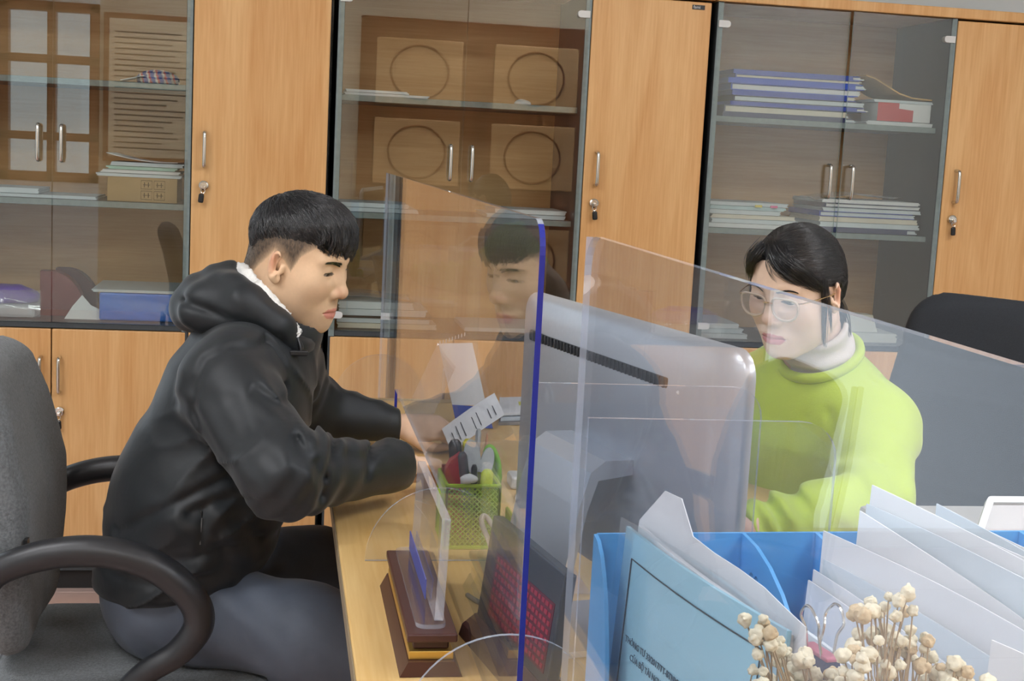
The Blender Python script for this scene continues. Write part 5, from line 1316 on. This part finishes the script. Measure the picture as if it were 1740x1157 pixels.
# booklet in a clear cover, first compartment
M_AQUA = mat('booklet_cover_blue', (164, 212, 230), 0.3, var=0.02, coat=0.3)
bk = thing('booklet', 'pale blue booklet in a clear cover with a black printed border, in the file rack', 'booklet', (0.29, 0.87, DZ))
KA = Vector((0.2605, 0.968, 1.058)); KB = Vector((0.302, 0.742, 1.058)); ku = (KB-KA).normalized()
kd = Vector((-0.06, 0.0, -1)).normalized(); kd = (kd-ku*kd.dot(ku)).normalized()
kn = ku.cross(kd).normalized(); kn = -kn if kn.x > 0 else kn
KH = 0.285; KW = (KB-KA).length
def kp(a, b, o=0.0): return KA+ku*a+kd*b+kn*o
sheet('cover', kp(0, 0), kp(KW, 0), kp(0, KH), M_AQUA, bk, thick=0.003, bend=-0.006)
def bow(a): return -0.006*4*(a/KW)*(1-a/KW)
def kline(pts, t=0.0006):
    q = []
    for (a0, b0), (a1, b1) in zip(pts, pts[1:]):
        for i in range(9): q.append((a0+(a1-a0)*i/8, b0+(b1-b0)*i/8))
    sg = -1.0 if (kp(1, 0)-kp(0, 0)).cross(kp(0, 1)-kp(0, 0)).dot(kn) > 0 else 1.0
    return [kp(a, b, (0.0034 if sg > 0 else 0.0012)+abs(bow(a))*sg) for a, b in q]
SG = 1.0 if (ku.cross(kd)).dot(kn) > 0 else -1.0
def koff(a): return (bow(a)+0.003 if SG > 0 else -bow(a))+0.0006
tube('printed_border', [kp(a, b, koff(a)) for a, b in [(0.020, 0.25-0.01*i) for i in range(23)]+[(0.020+0.0099*i, 0.019) for i in range(20)]+[(0.208, 0.030+0.01*i) for i in range(22)]], 0.00055, M_INK, bk, 4)
M_INK2 = mat('blue_grey_ink', (70, 92, 108), 0.6)
tm = kp(0.030, 0.078, koff(0.030)+0.0016)
_sl = (kp(0.15, 0, koff(0.15))-kp(0.034, 0, koff(0.034))).normalized(); _n = _sl.cross(-kd).normalized()
Mt = Matrix((_sl, -kd, _n)).transposed().to_4x4(); Mt.translation = tm
if False and Mt.to_3x3().determinant() < 0: Mt = Matrix((ku, -kd, -kn)).transposed().to_4x4(); Mt.translation = tm
text_mesh('printed_text', 'THÔNG TƯ 33/2017/TT-BTNMT NGÀY', 0.0066, Mt, M_INK2, bk)
M2 = Mt.copy(); M2.translation = kp(0.042, 0.088, koff(0.040)+0.0016)
text_mesh('printed_text', 'CỦA BỘ TÀI NGUYÊN VÀ MÔI', 0.0066, M2, M_INK2, bk)
sheet('inner_page', kp(0.012, -0.004, -0.004), kp(KW-0.004, 0.004, -0.004), kp(0.012, KH-0.01, -0.004), M_PAPER, bk, thick=0.004, bend=-0.006)
sheet('clear_cover', kp(-0.004, -0.006, koff(0)+0.003), kp(KW+0.004, -0.006, koff(KW)+0.003), kp(-0.004, KH, koff(0)+0.003), clear('film2', (0.97, 0.985, 0.99), 1.5, gain=1.2, haze=0.03), bk, thick=0.0006, bend=0.006 if SG < 0 else -0.006)
wp = sheet('white_page', (0.2545, 0.978, 1.050), (0.300, 0.790, 1.045), (0.262, 0.965, 1.082), M_PAPER, None, thick=0.001, bend=0.006, wave=0.0012, seed=4)
# a loose page sticking up behind the booklet
bpy.data.objects.remove(wp)
lp = thing('loose_page', 'crumpled white page sticking up behind the pale blue booklet', 'page', (0.29, 0.88, DZ))
V = []; cols = 9
for i in range(cols):
    t = i/(cols-1); p = KA+ku*(0.004+t*0.236); top = 0.006+0.040*max(0, 1-abs(t-0.16)/0.16)*0.95+0.020*max(0, 1-t)*(t > 0.16)
    V += [tuple(p-kd*top-kn*(0.008+0.003*math.sin(t*11))), tuple(p+kd*0.02-kn*0.008), tuple(p+kd*0.20-kn*0.009)]
n = len(V); V2 = [tuple(Vector(v)-kn*0.0008) for v in V]; F = []
for i in range(cols-1):
    for k in range(2): q = (i*3+k, (i+1)*3+k, (i+1)*3+k+1, i*3+k+1); F += [q, tuple(n+x for x in reversed(q))]
bd = [i*3 for i in range(cols)]+[(cols-1)*3+1, (cols-1)*3+2]+[i*3+2 for i in range(cols-2, -1, -1)]+[1]
F += [(bd[k], bd[(k+1) % len(bd)], n+bd[(k+1) % len(bd)], n+bd[k]) for k in range(len(bd))]
mesh('sheet', V+V2, F, M_PAPER, lp, False)
# second compartment: clipped white document
cd = thing('document', 'white document held by a binder clip, second compartment of the rack', 'document', (0.36, 0.86, DZ))
DA, DB = Vector((0.326, 0.885, 1.022)), Vector((0.352, 0.690, 1.030)); du = (DB-DA).normalized()
sheet('page', DA, DB, DA+Vector((-0.012, -0.01, -0.25)), M_PAPER, cd, thick=0.005, bend=0.004)
sheet('page', DA+Vector((0.008, 0.006, 0.008)), DB+Vector((0.008, 0.0, -0.004)), DA+Vector((-0.004, 0.004, -0.25)), M_PAPER2, cd, thick=0.003, bend=0.004)
bc = thing('binder_clip', 'navy binder clip with wire handles gripping the white document', 'clip', (0.34, 0.78, 1.026))
cM = frame(DA+(DB-DA)*0.54+Vector((0, 0, 0.003)), du, z=(0, 0, 1))
prism('body', [(-0.012, -0.026), (0.012, -0.026), (0.0045, 0.001), (-0.0045, 0.001)], cM @ Vector((-0.016, 0, 0)), cM.to_3x3() @ Vector((0, 1, 0)), (0, 0, 1), 0.032, M_NAVY, bc)
obox('spine', cM @ Matrix.Translation((0, 0, 0.001)), (0.033, 0.010, 0.003), mat('clip_pink', (200, 120, 140), 0.4), bc, 0.001)
for s in (-0.004, 0.004):
    tube('wire_handle', smooth_path([cM @ Vector(p) for p in ((-0.009, s, 0.0), (-0.008, s*1.6, 0.014), (-0.011, s*2.2, 0.022), (-0.004, s*2.5, 0.030), (0.004, s*2.5, 0.030), (0.011, s*2.2, 0.022), (0.008, s*1.6, 0.014), (0.009, s, 0.0))], 4), 0.0010, M_CHROME, bc, 6)
# third compartment: fanned papers
ORD = ['first', 'second', 'third', 'fourth', 'fifth', 'sixth', 'seventh', 'eighth', 'ninth', 'tenth', 'eleventh', 'twelfth']
fan = [((0.512, 0.955, 1.074), (0.580, 0.690, 1.046), 0.008), ((0.498, 0.950, 1.082), (0.566, 0.680, 1.040), 0.009), ((0.476, 0.945, 1.078), (0.545, 0.672, 1.062), 0.010), ((0.434, 0.930, 1.101), (0.520, 0.655, 1.066), 0.011),
       ((0.428, 0.925, 1.088), (0.500, 0.648, 1.066), 0.012), ((0.424, 0.920, 1.084), (0.490, 0.650, 1.028), 0.012), ((0.402, 0.930, 1.066), (0.478, 0.665, 1.044), 0.013),
       ((0.398, 0.925, 1.046), (0.462, 0.680, 1.020), 0.013), ((0.392, 0.925, 1.038), (0.452, 0.670, 0.992), 0.014), ((0.388, 0.925, 1.030), (0.444, 0.675, 0.986), 0.015)]
for i, (a, b, bd_) in enumerate(fan):
    t = thing('paper_sheet', 'white sheet fanned out in the file rack, %s from the right' % ORD[i], 'paper', (a[0], a[1], DZ), 'white sheets fanned in the rack')
    sheet('sheet', a, b, (a[0]-0.014, a[1]-0.02, a[2]-0.265), [M_PAPER, M_PAPER2, M_PAPER][i % 3], t, thick=0.0012, bend=bd_, wave=0.0012, seed=i)
fp = thing('paper_sheet', 'white sheet with a paper clip at the front of the fanned papers', 'paper', (0.46, 0.70, DZ), 'white sheets fanned in the rack')
sheet('sheet', (0.432, 0.740, 1.052), (0.462, 0.640, 1.048), (0.424, 0.733, 0.850), M_PAPER, fp, thick=0.0012, bend=0.004)
pc = Vector((0.4415, 0.712, 1.042))
clip = tube('paper_clip', smooth_path([pc+Vector(p) for p in ((0.000, 0.0, -0.004), (0.0012, -0.0030, 0.010), (0.0022, -0.006, 0.010), (0.0012, -0.008, -0.022), (0.0004, -0.006, -0.028), (-0.0005, -0.003, -0.022), (0.001, -0.001, 0.012))], 5), 0.0007, M_CHROME, None, 6)
tag(clip, 'metal paper clip on the front white sheet in the rack', 'paper clip')

# ------------------------------------------------------------------ dried flowers in the foreground
def flowers():
    r = thing('dried_flowers', 'bunch of dried cream baby\'s breath in front of the file rack', 'flowers', (0.33, 0.66, DZ))
    M_STEM = mat('dry_stem', (176, 152, 116), 0.8, var=0.12, scale=60); M_BUD = mat('cream_bud', (236, 226, 196), 0.8, var=0.10, scale=120, bump=0.3, bscale=400)
    M_BUD2 = mat('tan_bud', (214, 190, 150), 0.8, var=0.12, scale=120, bump=0.3, bscale=400)
    vase = []
    for k, (rr, z) in enumerate(((0.030, 0.7505), (0.036, 0.78), (0.034, 0.83), (0.022, 0.87), (0.024, 0.885))): vase.append((rr, z))
    V, F = tube_geo([(0.335, 0.60, z) for _, z in vase], [q for q, _ in vase], 20); mesh('vase', V, F, mat('vase_white', (222, 220, 214), 0.3), r, True)
    rs = random.Random(21); me = []
    for q in range(4):
        Vb, Fb = net(lambda P: np.linalg.norm(P, axis=1)-0.0050-0.0016*vnoise(P+q, (420, 420, 420)), (-0.008,)*3, (0.008,)*3, 0.0011)
        o = np_mesh('flower_head', Vb, Fb, M_BUD if q < 3 else M_BUD2, None); me.append(o.data); bpy.data.objects.remove(o)
    def bud(p, s):
        o = bpy.data.objects.new('flower_head', me[rs.choice((0, 0, 1, 1, 2, 3))]); COL.objects.link(o); o.parent = r; o.matrix_parent_inverse = Matrix.Translation(-Vector(r.location))
        o.location = p; o.scale = (s, s, s); o.rotation_euler = (rs.random()*6, rs.random()*6, rs.random()*6)
    # sprays: (tip x, y, z, how many, spread)
    for (tx, ty, tz, nb_, sp) in ((0.260, 0.655, 1.094, 20, 0.011), (0.250, 0.650, 1.070, 26, 0.014), (0.268, 0.665, 1.062, 26, 0.015), (0.256, 0.650, 1.048, 22, 0.014), (0.290, 0.655, 1.082, 13, 0.014), (0.318, 0.650, 1.099, 16, 0.011), (0.332, 0.660, 1.080, 24, 0.015),
                                  (0.306, 0.640, 1.078, 14, 0.012), (0.322, 0.655, 1.060, 20, 0.014), (0.343, 0.665, 1.064, 22, 0.014), (0.385, 0.655, 1.064, 14, 0.012), (0.240, 0.650, 1.050, 18, 0.011), (0.362, 0.66, 1.054, 12, 0.012), (0.290, 0.65, 1.052, 18, 0.014), (0.300, 0.655, 1.062, 12, 0.012), (0.400, 0.660, 1.056, 10, 0.010), (0.375, 0.650, 1.050, 10, 0.010)):
        tz -= 0.010
        root_ = Vector((0.335+rs.uniform(-0.01, 0.01), 0.60, 0.87)); tip = Vector((tx, ty, tz-0.03))
        path = smooth_path([root_, root_.lerp(tip, 0.45)+Vector((rs.uniform(-0.01, 0.01), 0, 0.02)), tip], 6); tube('stem', path, 0.0009, M_STEM, r, 5)
        cl_ = [Vector((tx+rs.gauss(0, sp), ty+rs.gauss(0, sp), tz+rs.gauss(0, sp*0.8))) for _ in range(max(2, nb_//5))]
        for k in range(nb_):
            p = cl_[k % len(cl_)]+Vector((rs.gauss(0, 0.0048), rs.gauss(0, 0.0048), rs.gauss(0, 0.0042)))
            if p.x < 0.2425: p.x = 0.2425+rs.random()*0.006
            b0 = path[-1-rs.randint(0, 5)]; mid = b0.lerp(p, 0.5)+Vector((rs.uniform(-0.004, 0.004), rs.uniform(-0.004, 0.004), -0.004))
            tube('twig', [b0, mid, p], 0.00045, M_STEM, r, 4); bud(p, rs.uniform(0.50, 0.95))
flowers()

# ------------------------------------------------------------------ printer at the right
pr_ = thing('printer', 'grey desktop printer with a raised white-framed cover at the right edge', 'printer', (0.95, 1.55, DZ))
M_PRB = mat('printer_grey', (178, 176, 170), 0.45, var=0.03)
box('body', (0.80, 1.40, 0.7505), (1.01, 1.75, 0.872), M_PRB, pr_, 0.008)
fr_o = Vector((0.832, 1.50, 0.873)); fu = Vector((1, 0, 0)); fv = Vector((0.42, 0.5, 0.42)).normalized()
prism('cover_frame', rrect(0.17, 0.10, (0.004,)*4, 3), fr_o, fu, fv, 0.008, M_WHITEP, pr_, holes=[rrect(0.070, 0.078, (0,)*4, 1, 0.010, 0.011), rrect(0.070, 0.078, (0,)*4, 1, 0.090, 0.011)])
prism('cover_panel', rrect(0.158, 0.088, (0,)*4, 1, 0.006, 0.006), fr_o+fu.cross(fv)*0.002, fu, fv, 0.003, mat('panel_taupe', (150, 140, 130), 0.3, var=0.05), pr_)
box('tray', (0.82, 1.385, 0.790), (1.00, 1.402, 0.80), M_WHITEP, pr_, 0.002)

# ------------------------------------------------------------------ what stands in the cabinets
SH1, SH2, LED = 1.4745, 1.1365, 0.7905
def bundle(x0, x1, y0, y1, z0, z1, m, label, group=None, name='paper_stack', cat='papers', skew=0.0, seed=0, rag=0.008):
    """a sheaf: one solid with the uneven edges of its sheets"""
    rr = random.Random(seed); n = max(2, int((z1-z0)/0.0035)); Lp = []; Rp = []
    for i in range(n):
        za = z0+(z1-z0)*i/n; zb = z0+(z1-z0)*(i+0.72)/n; a = x0+rr.random()*rag; b = x1-rr.random()*rag
        Lp += [(a, za), (a, zb)]; Rp += [(b, za), (b, zb)]
    poly = Rp+Lp[::-1]
    poly = [(a, b+skew*(a-x0)) for a, b in poly]
    o = prism(name, poly, (0, y0, 0), (1, 0, 0), (0, 0, 1), -(y1-y0), m)
    return tag(o, label, cat, group)
def folder(x0, x1, y0, y1, z0, z1, m, label, group, seed=0):
    rr = random.Random(seed); o = thing('folder', label, 'folder', ((x0+x1)/2, y0, z0), group); dx = rr.uniform(-0.008, 0.008); t = 0.0022
    prism('cover', [(x0+dx, z0), (x1+dx, z0), (x1+dx, z0+t), (x0+dx+0.004, z0+t), (x0+dx+0.004, z1-t), (x1+dx-0.006, z1-t), (x1+dx-0.006, z1), (x0+dx, z1)], (0, y0, 0), (1, 0, 0), (0, 0, 1), -(y1-y0), m, o)
    if seed % 2 == 0: box('spine', (x0+dx, y0-0.002, z0), (x1+dx-0.03, y0, z1), m, o)
    n = max(2, int((z1-z0-2*t)/0.003)); Lp = []; Rp = []
    for i in range(n):
        za = z0+t+(z1-z0-2*t)*i/n; zb = z0+t+(z1-z0-2*t)*(i+0.7)/n; b = x1+dx-0.006+rr.random()*0.016; a = x0+dx+0.006
        Lp += [(a, za), (a, zb)]; Rp += [(b, za), (b, zb)]
    prism('pages', Rp+Lp[::-1], (0, y0+0.004, 0), (1, 0, 0), (0, 0, 1), -(y1-y0-0.01), [M_PAPER2, M_PAPER3, M_PAPER][seed % 3], o)
M_FB = mat('folder_blue', (48, 74, 178), 0.35, var=0.05); M_FB2 = mat('folder_royal', (44, 84, 204), 0.35, var=0.05); M_FN = mat('folder_navy', (46, 54, 96), 0.4, var=0.05)
# left cabinet
sp_ = thing('striped_pack', 'blue, white and red striped pack on the top shelf of the left cabinet', 'pack', (-0.37, 4.1, SH1))
V, F = net(lambda P: smax(s_ell(P, (-0.365, 4.15, SH1+0.012), (0.062, 0.045, 0.030)), SH1-P[:, 2], 0.006), (-0.44, 4.09, SH1-0.006), (-0.29, 4.21, SH1+0.05), 0.004)
Cc = np.where((np.mod(V[:, 0]*1.0+V[:, 2]*0.3, 0.022) < 0.012)[:, None], lin((52, 76, 160)), np.where((np.mod(V[:, 0]+V[:, 2]*0.3, 0.022) < 0.017)[:, None], lin((236, 228, 226)), lin((206, 70, 70))))
np_mesh('wrapper', V, F, mat('striped_print', (90, 90, 160), 0.4, attr='Col'), sp_, Cc)
sheet('flap', (-0.465, 4.10, SH1+0.004), (-0.40, 4.10, SH1+0.020), (-0.46, 4.16, SH1+0.004), M_PAPER, sp_, thick=0.002)
cb = thing('cardboard_box', 'small brown cardboard box with handling symbols in the left cabinet', 'box', (-0.4, 4.15, SH2))
box('carton', (-0.494, 4.07, SH2), (-0.299, 4.25, SH2+0.070), mat('cardboard', (178, 146, 98), 0.8, var=0.05, scale=30), cb, 0.002)
M_CINK = mat('carton_ink', (96, 76, 48), 0.8)
for i in range(2):
    for k in range(2):
        x = -0.400+i*0.036; z = SH2+0.008+k*0.030
        tube('symbol_frame', [(x, 4.0695, z), (x+0.030, 4.0695, z), (x+0.030, 4.0695, z+0.024), (x, 4.0695, z+0.024)], 0.0008, M_CINK, cb, 4, True)
        for d in (0.009, 0.020): tube('symbol_arrow', [(x+d, 4.0695, z+0.005), (x+d, 4.0695, z+0.019)], 0.0011, M_CINK, cb, 4)
        tube('symbol_arrow', [(x+0.005, 4.0695, z+0.012), (x+0.025, 4.0695, z+0.012)], 0.0008, M_CINK, cb, 4)
zz = SH2+0.0705
for i, (th, m, x0, x1, sk) in enumerate(((0.010, M_PAPER2, -0.530, -0.285, 0.0), (0.010, M_PAPER, -0.515, -0.290, 0.0), (0.010, mat('mint_paper', (176, 214, 200), 0.6, var=0.03), -0.500, -0.300, 0.0), (0.012, M_PAPER2, -0.490, -0.282, 0.0))):
    bundle(x0, x1, 4.075+0.004*i, 4.27, zz, zz+th, m, 'sheaf of papers on the cardboard box, %s from the bottom' % ORD[i], 'papers on the cardboard box', seed=i); zz += th+0.0002
cs = thing('curled_page', 'curled white page on top of the papers over the cardboard box', 'page', (-0.40, 4.1, zz), 'papers on the cardboard box')
sheet('sheet', (-0.500, 4.085, zz+0.022), (-0.30, 4.085, zz+0.002), (-0.49, 4.26, zz+0.020), M_PAPER, cs, thick=0.002, bend=-0.008)
bundle(-0.90, -0.520, 4.08, 4.30, SH2, SH2+0.010, M_PAPER2, 'flat white papers lying on the middle shelf, left of the cardboard box', seed=20)
bundle(-0.92, -0.680, 4.09, 4.28, SH2+0.0102, SH2+0.026, M_PAPER2, 'thicker sheaf on the flat papers at the left end of the middle shelf', seed=21)
pp = thing('wrapped_bundle', 'purple cloth in clear wrapping on white packets, lower left shelf', 'packet', (-0.75, 4.1, LED))
V, F = net(lambda P: smax(smin(s_ell(P, (-0.775, 4.16, LED+0.052), (0.085, 0.06, 0.034)), s_ell(P, (-0.82, 4.16, LED+0.05), (0.09, 0.05, 0.035)), 0.02)+0.003*vnoise(P, (40, 40, 40)), LED+0.034-P[:, 2], 0.01), (-0.93, 4.08, LED+0.02), (-0.66, 4.24, LED+0.11), 0.005)
np_mesh('purple_cloth', V, F, mat('purple_satin', (98, 44, 190), 0.3, var=0.1, scale=30), pp)
box('white_packet', (-0.90, 4.075, LED), (-0.690, 4.23, LED+0.036), M_PAPER, pp, 0.010)
sheet('film', (-0.86, 4.070, LED), (-0.675, 4.070, LED+0.004), (-0.86, 4.074, LED+0.078), clear('film', (0.96, 0.96, 0.97)), pp, thick=0.001, wave=0.004)
M_MRN = mat('maroon_board', (124, 60, 56), 0.5, var=0.06, scale=30)
for i, (xo, yo, mm, lb_) in enumerate(((-0.690, 4.15, M_MRN, 'front red-brown quarter-round bookend on the lower shelf'), (-0.662, 4.25, mat('maroon_dark', (78, 34, 34), 0.45, var=0.06), 'darker quarter-round bookend standing behind the other one'))):
    R_ = 0.128
    poly = [(0, 0), (R_, 0)]+[(0.03+(R_-0.03)*math.cos(math.radians(a)), (R_+0.002)*math.sin(math.radians(a))) for a in range(10, 91, 8)]+[(0, R_+0.002)]
    o = prism('bookend', poly, (xo, yo, LED), (1, 0, 0), (0, 0, 1), -0.05, mm); tag(o, lb_, 'bookend', 'red-brown bookends')
wl = thing('leaning_page', 'white printed page leaning between the bookend and the blue box', 'page', (-0.56, 4.08, LED))
mesh('sheet', [(-0.612, 4.085, LED), (-0.512, 4.085, LED), (-0.512, 4.095, LED+0.028), (-0.540, 4.10, LED+0.040), (-0.566, 4.11, LED+0.068), (-0.592, 4.10, LED+0.035),
               (-0.612, 4.087, LED), (-0.512, 4.087, LED), (-0.512, 4.097, LED+0.028), (-0.540, 4.102, LED+0.040), (-0.566, 4.112, LED+0.068), (-0.592, 4.102, LED+0.035)],
     [(0, 1, 2, 3, 4, 5), (11, 10, 9, 8, 7, 6)]+[(i, i+6, (i+1) % 6+6, (i+1) % 6) for i in range(6)], M_PAPER, wl)
bb = thing('blue_box', 'bright blue box file in clear wrap on the lower left shelf', 'box', (-0.4, 4.2, LED))
box('box_body', (-0.514, 4.075, LED), (-0.284, 4.34, LED+0.082), mat('bright_blue', (54, 138, 250), 0.35, var=0.04), bb, 0.006)
sheet('wrap', (-0.520, 4.068, LED+0.001), (-0.280, 4.068, LED+0.001), (-0.520, 4.069, LED+0.084), clear('crinkled_wrap', (0.97, 0.98, 1.0), 1.5, rough=0.12, gain=1.2), bb, thick=0.0008, wave=0.0028, nu=24, nv=10)
bundle(-0.535, -0.285, 4.072, 4.33, LED+0.083, LED+0.092, M_PAPER2, 'clear folder of papers on top of the blue box', seed=30)
# middle cabinet
bundle(0.168, 0.42, 4.075, 4.30, SH1, SH1+0.009, M_PAPER, 'lower white papers on the top shelf of the middle cabinet', seed=40)
bundle(0.172, 0.36, 4.080, 4.28, SH1+0.0092, SH1+0.018, M_PAPER, 'upper white papers on the top shelf of the middle cabinet', seed=41)
cr = thing('crumpled_tissue', 'small white crumpled tissue on the top shelf of the middle cabinet', 'tissue', (0.705, 4.12, SH1))
V, F = net(lambda P: smax(s_ell(P, (0.705, 4.13, SH1+0.004), (0.026, 0.02, 0.013))+0.003*vnoise(P, (90, 90, 90)), SH1-P[:, 2], 0.002), (0.67, 4.10, SH1-0.004), (0.74, 4.16, SH1+0.03), 0.0025); np_mesh('tissue', V, F, M_PAPER, cr)
bundle(0.165, 0.40, 4.075, 4.32, SH2, SH2+0.013, M_PAPER2, 'lower sheaf on the left of the middle shelf behind the head', seed=42)
bundle(0.165, 0.375, 4.080, 4.30, SH2+0.0132, SH2+0.027, M_PAPER2, 'upper sheaf on the left of the middle shelf behind the head', seed=43)
bundle(0.60, 0.846, 4.075, 4.32, SH2, SH2+0.013, M_PAPER2, 'lower sheaf on the right of the middle cabinet shelf', seed=44)
bundle(0.63, 0.850, 4.085, 4.30, SH2+0.0132, SH2+0.027, M_PAPER, 'upper sheaf on the right of the middle cabinet shelf', seed=45)
zz = LED
for i, (th, m, x1) in enumerate(((0.016, M_PAPER3, 0.47), (0.014, M_PAPER2, 0.45), (0.006, mat('black_folder', (50, 54, 58), 0.4), 0.46), (0.020, M_PAPER2, 0.44), (0.022, M_PAPER2, 0.40))):
    bundle(0.168, x1, 4.07+0.003*i, 4.33, zz, zz+th, m, 'sheaf at the bottom of the middle cabinet, %s from the ledge' % ORD[i], 'papers at the bottom of the middle cabinet', seed=50+i); zz += th+0.0002
ct = thing('clear_folder', 'crumpled clear folder on the sheaves at the bottom of the middle cabinet', 'folder', (0.28, 4.1, zz))
sheet('film', (0.17, 4.08, zz+0.022), (0.40, 4.08, zz+0.001), (0.17, 4.30, zz+0.02), clear('film3', (0.92, 0.92, 0.92), 1.5, haze=0.25), ct, thick=0.0015, wave=0.003)
bundle(0.55, 0.80, 4.07, 4.32, LED, LED+0.013, M_PAPER, 'flat white sheaf at the bottom right of the middle cabinet', seed=60)
# right cabinet
zz = SH1
for i, (th, m, x0, x1) in enumerate(((0.013, M_FN, 1.310, 1.735), (0.022, M_FN, 1.325, 1.720), (0.012, M_FB, 1.330, 1.770), (0.018, M_FN, 1.350, 1.770), (0.015, M_FB, 1.345, 1.745), (0.020, M_FB2, 1.335, 1.745), (0.016, M_FB2, 1.320, 1.760), (0.012, M_FB, 1.350, 1.755), (0.013, M_FB, 1.345, 1.760))):
    folder(x0, x1, 4.072+0.002*(i % 3), 4.36, zz, zz+th, m, 'blue folder of papers stacked in the right cabinet, %s from the bottom' % ORD[i], 'blue folders stacked in the right cabinet', i); zz += th+0.0003
bundle(1.775, 2.000, 4.07, 4.33, SH1, SH1+0.013, M_PAPER, 'white pad under the red and white box', seed=70)
rb = thing('medicine_box', 'small red and white box beside the blue folders', 'box', (1.9, 4.1, SH1))
box('white_body', (1.815, 4.075, SH1+0.0135), (1.992, 4.20, SH1+0.070), M_PAPER, rb, 0.002)
prism('red_print', [(0, 0), (0.118, 0), (0.118, 0.036), (0.070, 0.040), (0.070, 0.0565), (0.0, 0.0565)], (1.8152, 4.0742, SH1+0.0135), (1, 0, 0), (0, 0, 1), -0.0008, mat('box_red', (204, 70, 72), 0.45, var=0.03), rb)
bundle(1.80, 2.002, 4.075, 4.30, SH1+0.0705, SH1+0.080, M_PAPER2, 'thin white sheaf on the red and white box', seed=71)
en = thing('envelope', 'brown envelope with curled end lying over the blue folders and the white sheaf', 'envelope', (1.9, 4.1, SH1+0.08))
EV = []
prof_e = [(1.770, SH1+0.1475), (1.80, SH1+0.140), (1.84, SH1+0.120), (1.885, SH1+0.098), (1.93, SH1+0.086), (1.995, SH1+0.083)]
prism('paper', prof_e+[(a, b+0.004) for a, b in prof_e[::-1]], (0, 4.08, 0), (1, 0, 0), (0, 0, 1), -0.24, mat('manila', (222, 178, 110), 0.7, var=0.05), en)
zz = SH2
for i, (th, m, x0, x1) in enumerate(((0.014, M_PAPER, 1.290, 1.620), (0.014, M_PAPER2, 1.300, 1.590), (0.013, M_PAPER3, 1.300, 1.580), (0.014, M_PAPER2, 1.295, 1.530), (0.012, mat('pale_aqua_paper', (190, 216, 222), 0.6, var=0.03), 1.292, 1.545), (0.012, M_PAPER2, 1.290, 1.555))):
    bundle(x0, x1, 4.072+0.002*i, 4.34, zz, zz+th, m, 'sheaf in the left pile, right cabinet middle shelf, %s from the bottom' % ORD[i], 'left pile on the middle shelf of the right cabinet', seed=80+i); zz += th+0.0002
for i, (x, c) in enumerate(((1.44, (230, 210, 90)), (1.49, (236, 110, 160)))):
    o = box('sticky_tab', (x, 4.069, SH2+0.066), (x+0.022, 4.0735, SH2+0.073), mat('tab%d' % i, c, 0.6), None); tag(o, ('yellow', 'pink')[i]+' sticky tab at the edge of the left paper pile', 'tab')
zz = SH2
for i, (th, m, x0, x1, f) in enumerate(((0.016, M_FN, 1.640, 1.985, 1), (0.016, M_PAPER2, 1.650, 1.990, 0), (0.016, M_PAPER3, 1.648, 1.985, 0), (0.016, M_FB, 1.655, 1.985, 1), (0.012, M_PAPER2, 1.660, 1.990, 0), (0.014, M_FN, 1.665, 1.988, 1), (0.012, M_PAPER, 1.655, 1.985, 0))):
    lb_ = '%s in the right pile, right cabinet middle shelf, %s from the bottom' % ('blue folder' if f else 'paper sheaf', ORD[i])
    if f: folder(x0, x1-0.014, 4.072, 4.34, zz, zz+th, m, lb_, 'right pile on the middle shelf of the right cabinet', i)
    else: bundle(x0, x1, 4.074, 4.33, zz, zz+th, m, lb_, 'right pile on the middle shelf of the right cabinet', seed=90+i)
    zz += th+0.0002
cf = thing('clear_folder', 'crumpled clear folder on top of the right pile of papers', 'folder', (1.8, 4.1, zz))
sheet('film', (1.640, 4.08, zz+0.001), (1.93, 4.08, zz+0.010), (1.66, 4.30, zz+0.004), clear('film3', (0.92, 0.92, 0.92)), cf, thick=0.0015, wave=0.004, bend=0.008)
for i in range(3):
    bundle(1.285, 1.45-0.015*i, 4.072, 4.30, LED+0.016*i, LED+0.0158+0.016*i, [M_PAPER, M_PAPER2, M_PAPER][i], 'sheaf at the bottom left of the right cabinet, %s from the ledge' % ORD[i], 'papers at the bottom of the right cabinet', seed=100+i)
bundle(1.70, 1.95, 4.08, 4.32, LED, LED+0.030, M_PAPER3, 'cream papers at the bottom right of the right cabinet', seed=110)
bl = thing('paper_bag', 'cream paper bag standing on the papers at the bottom right of the right cabinet', 'bag', (1.80, 4.12, LED+0.03))
prism('front', [(0, 0), (0.17, 0), (0.15, 0.055), (0.02, 0.060)], (1.72, 4.10, LED+0.0305), (1, 0, 0), (0, 0, 1), -0.05, M_PAPER3, bl)
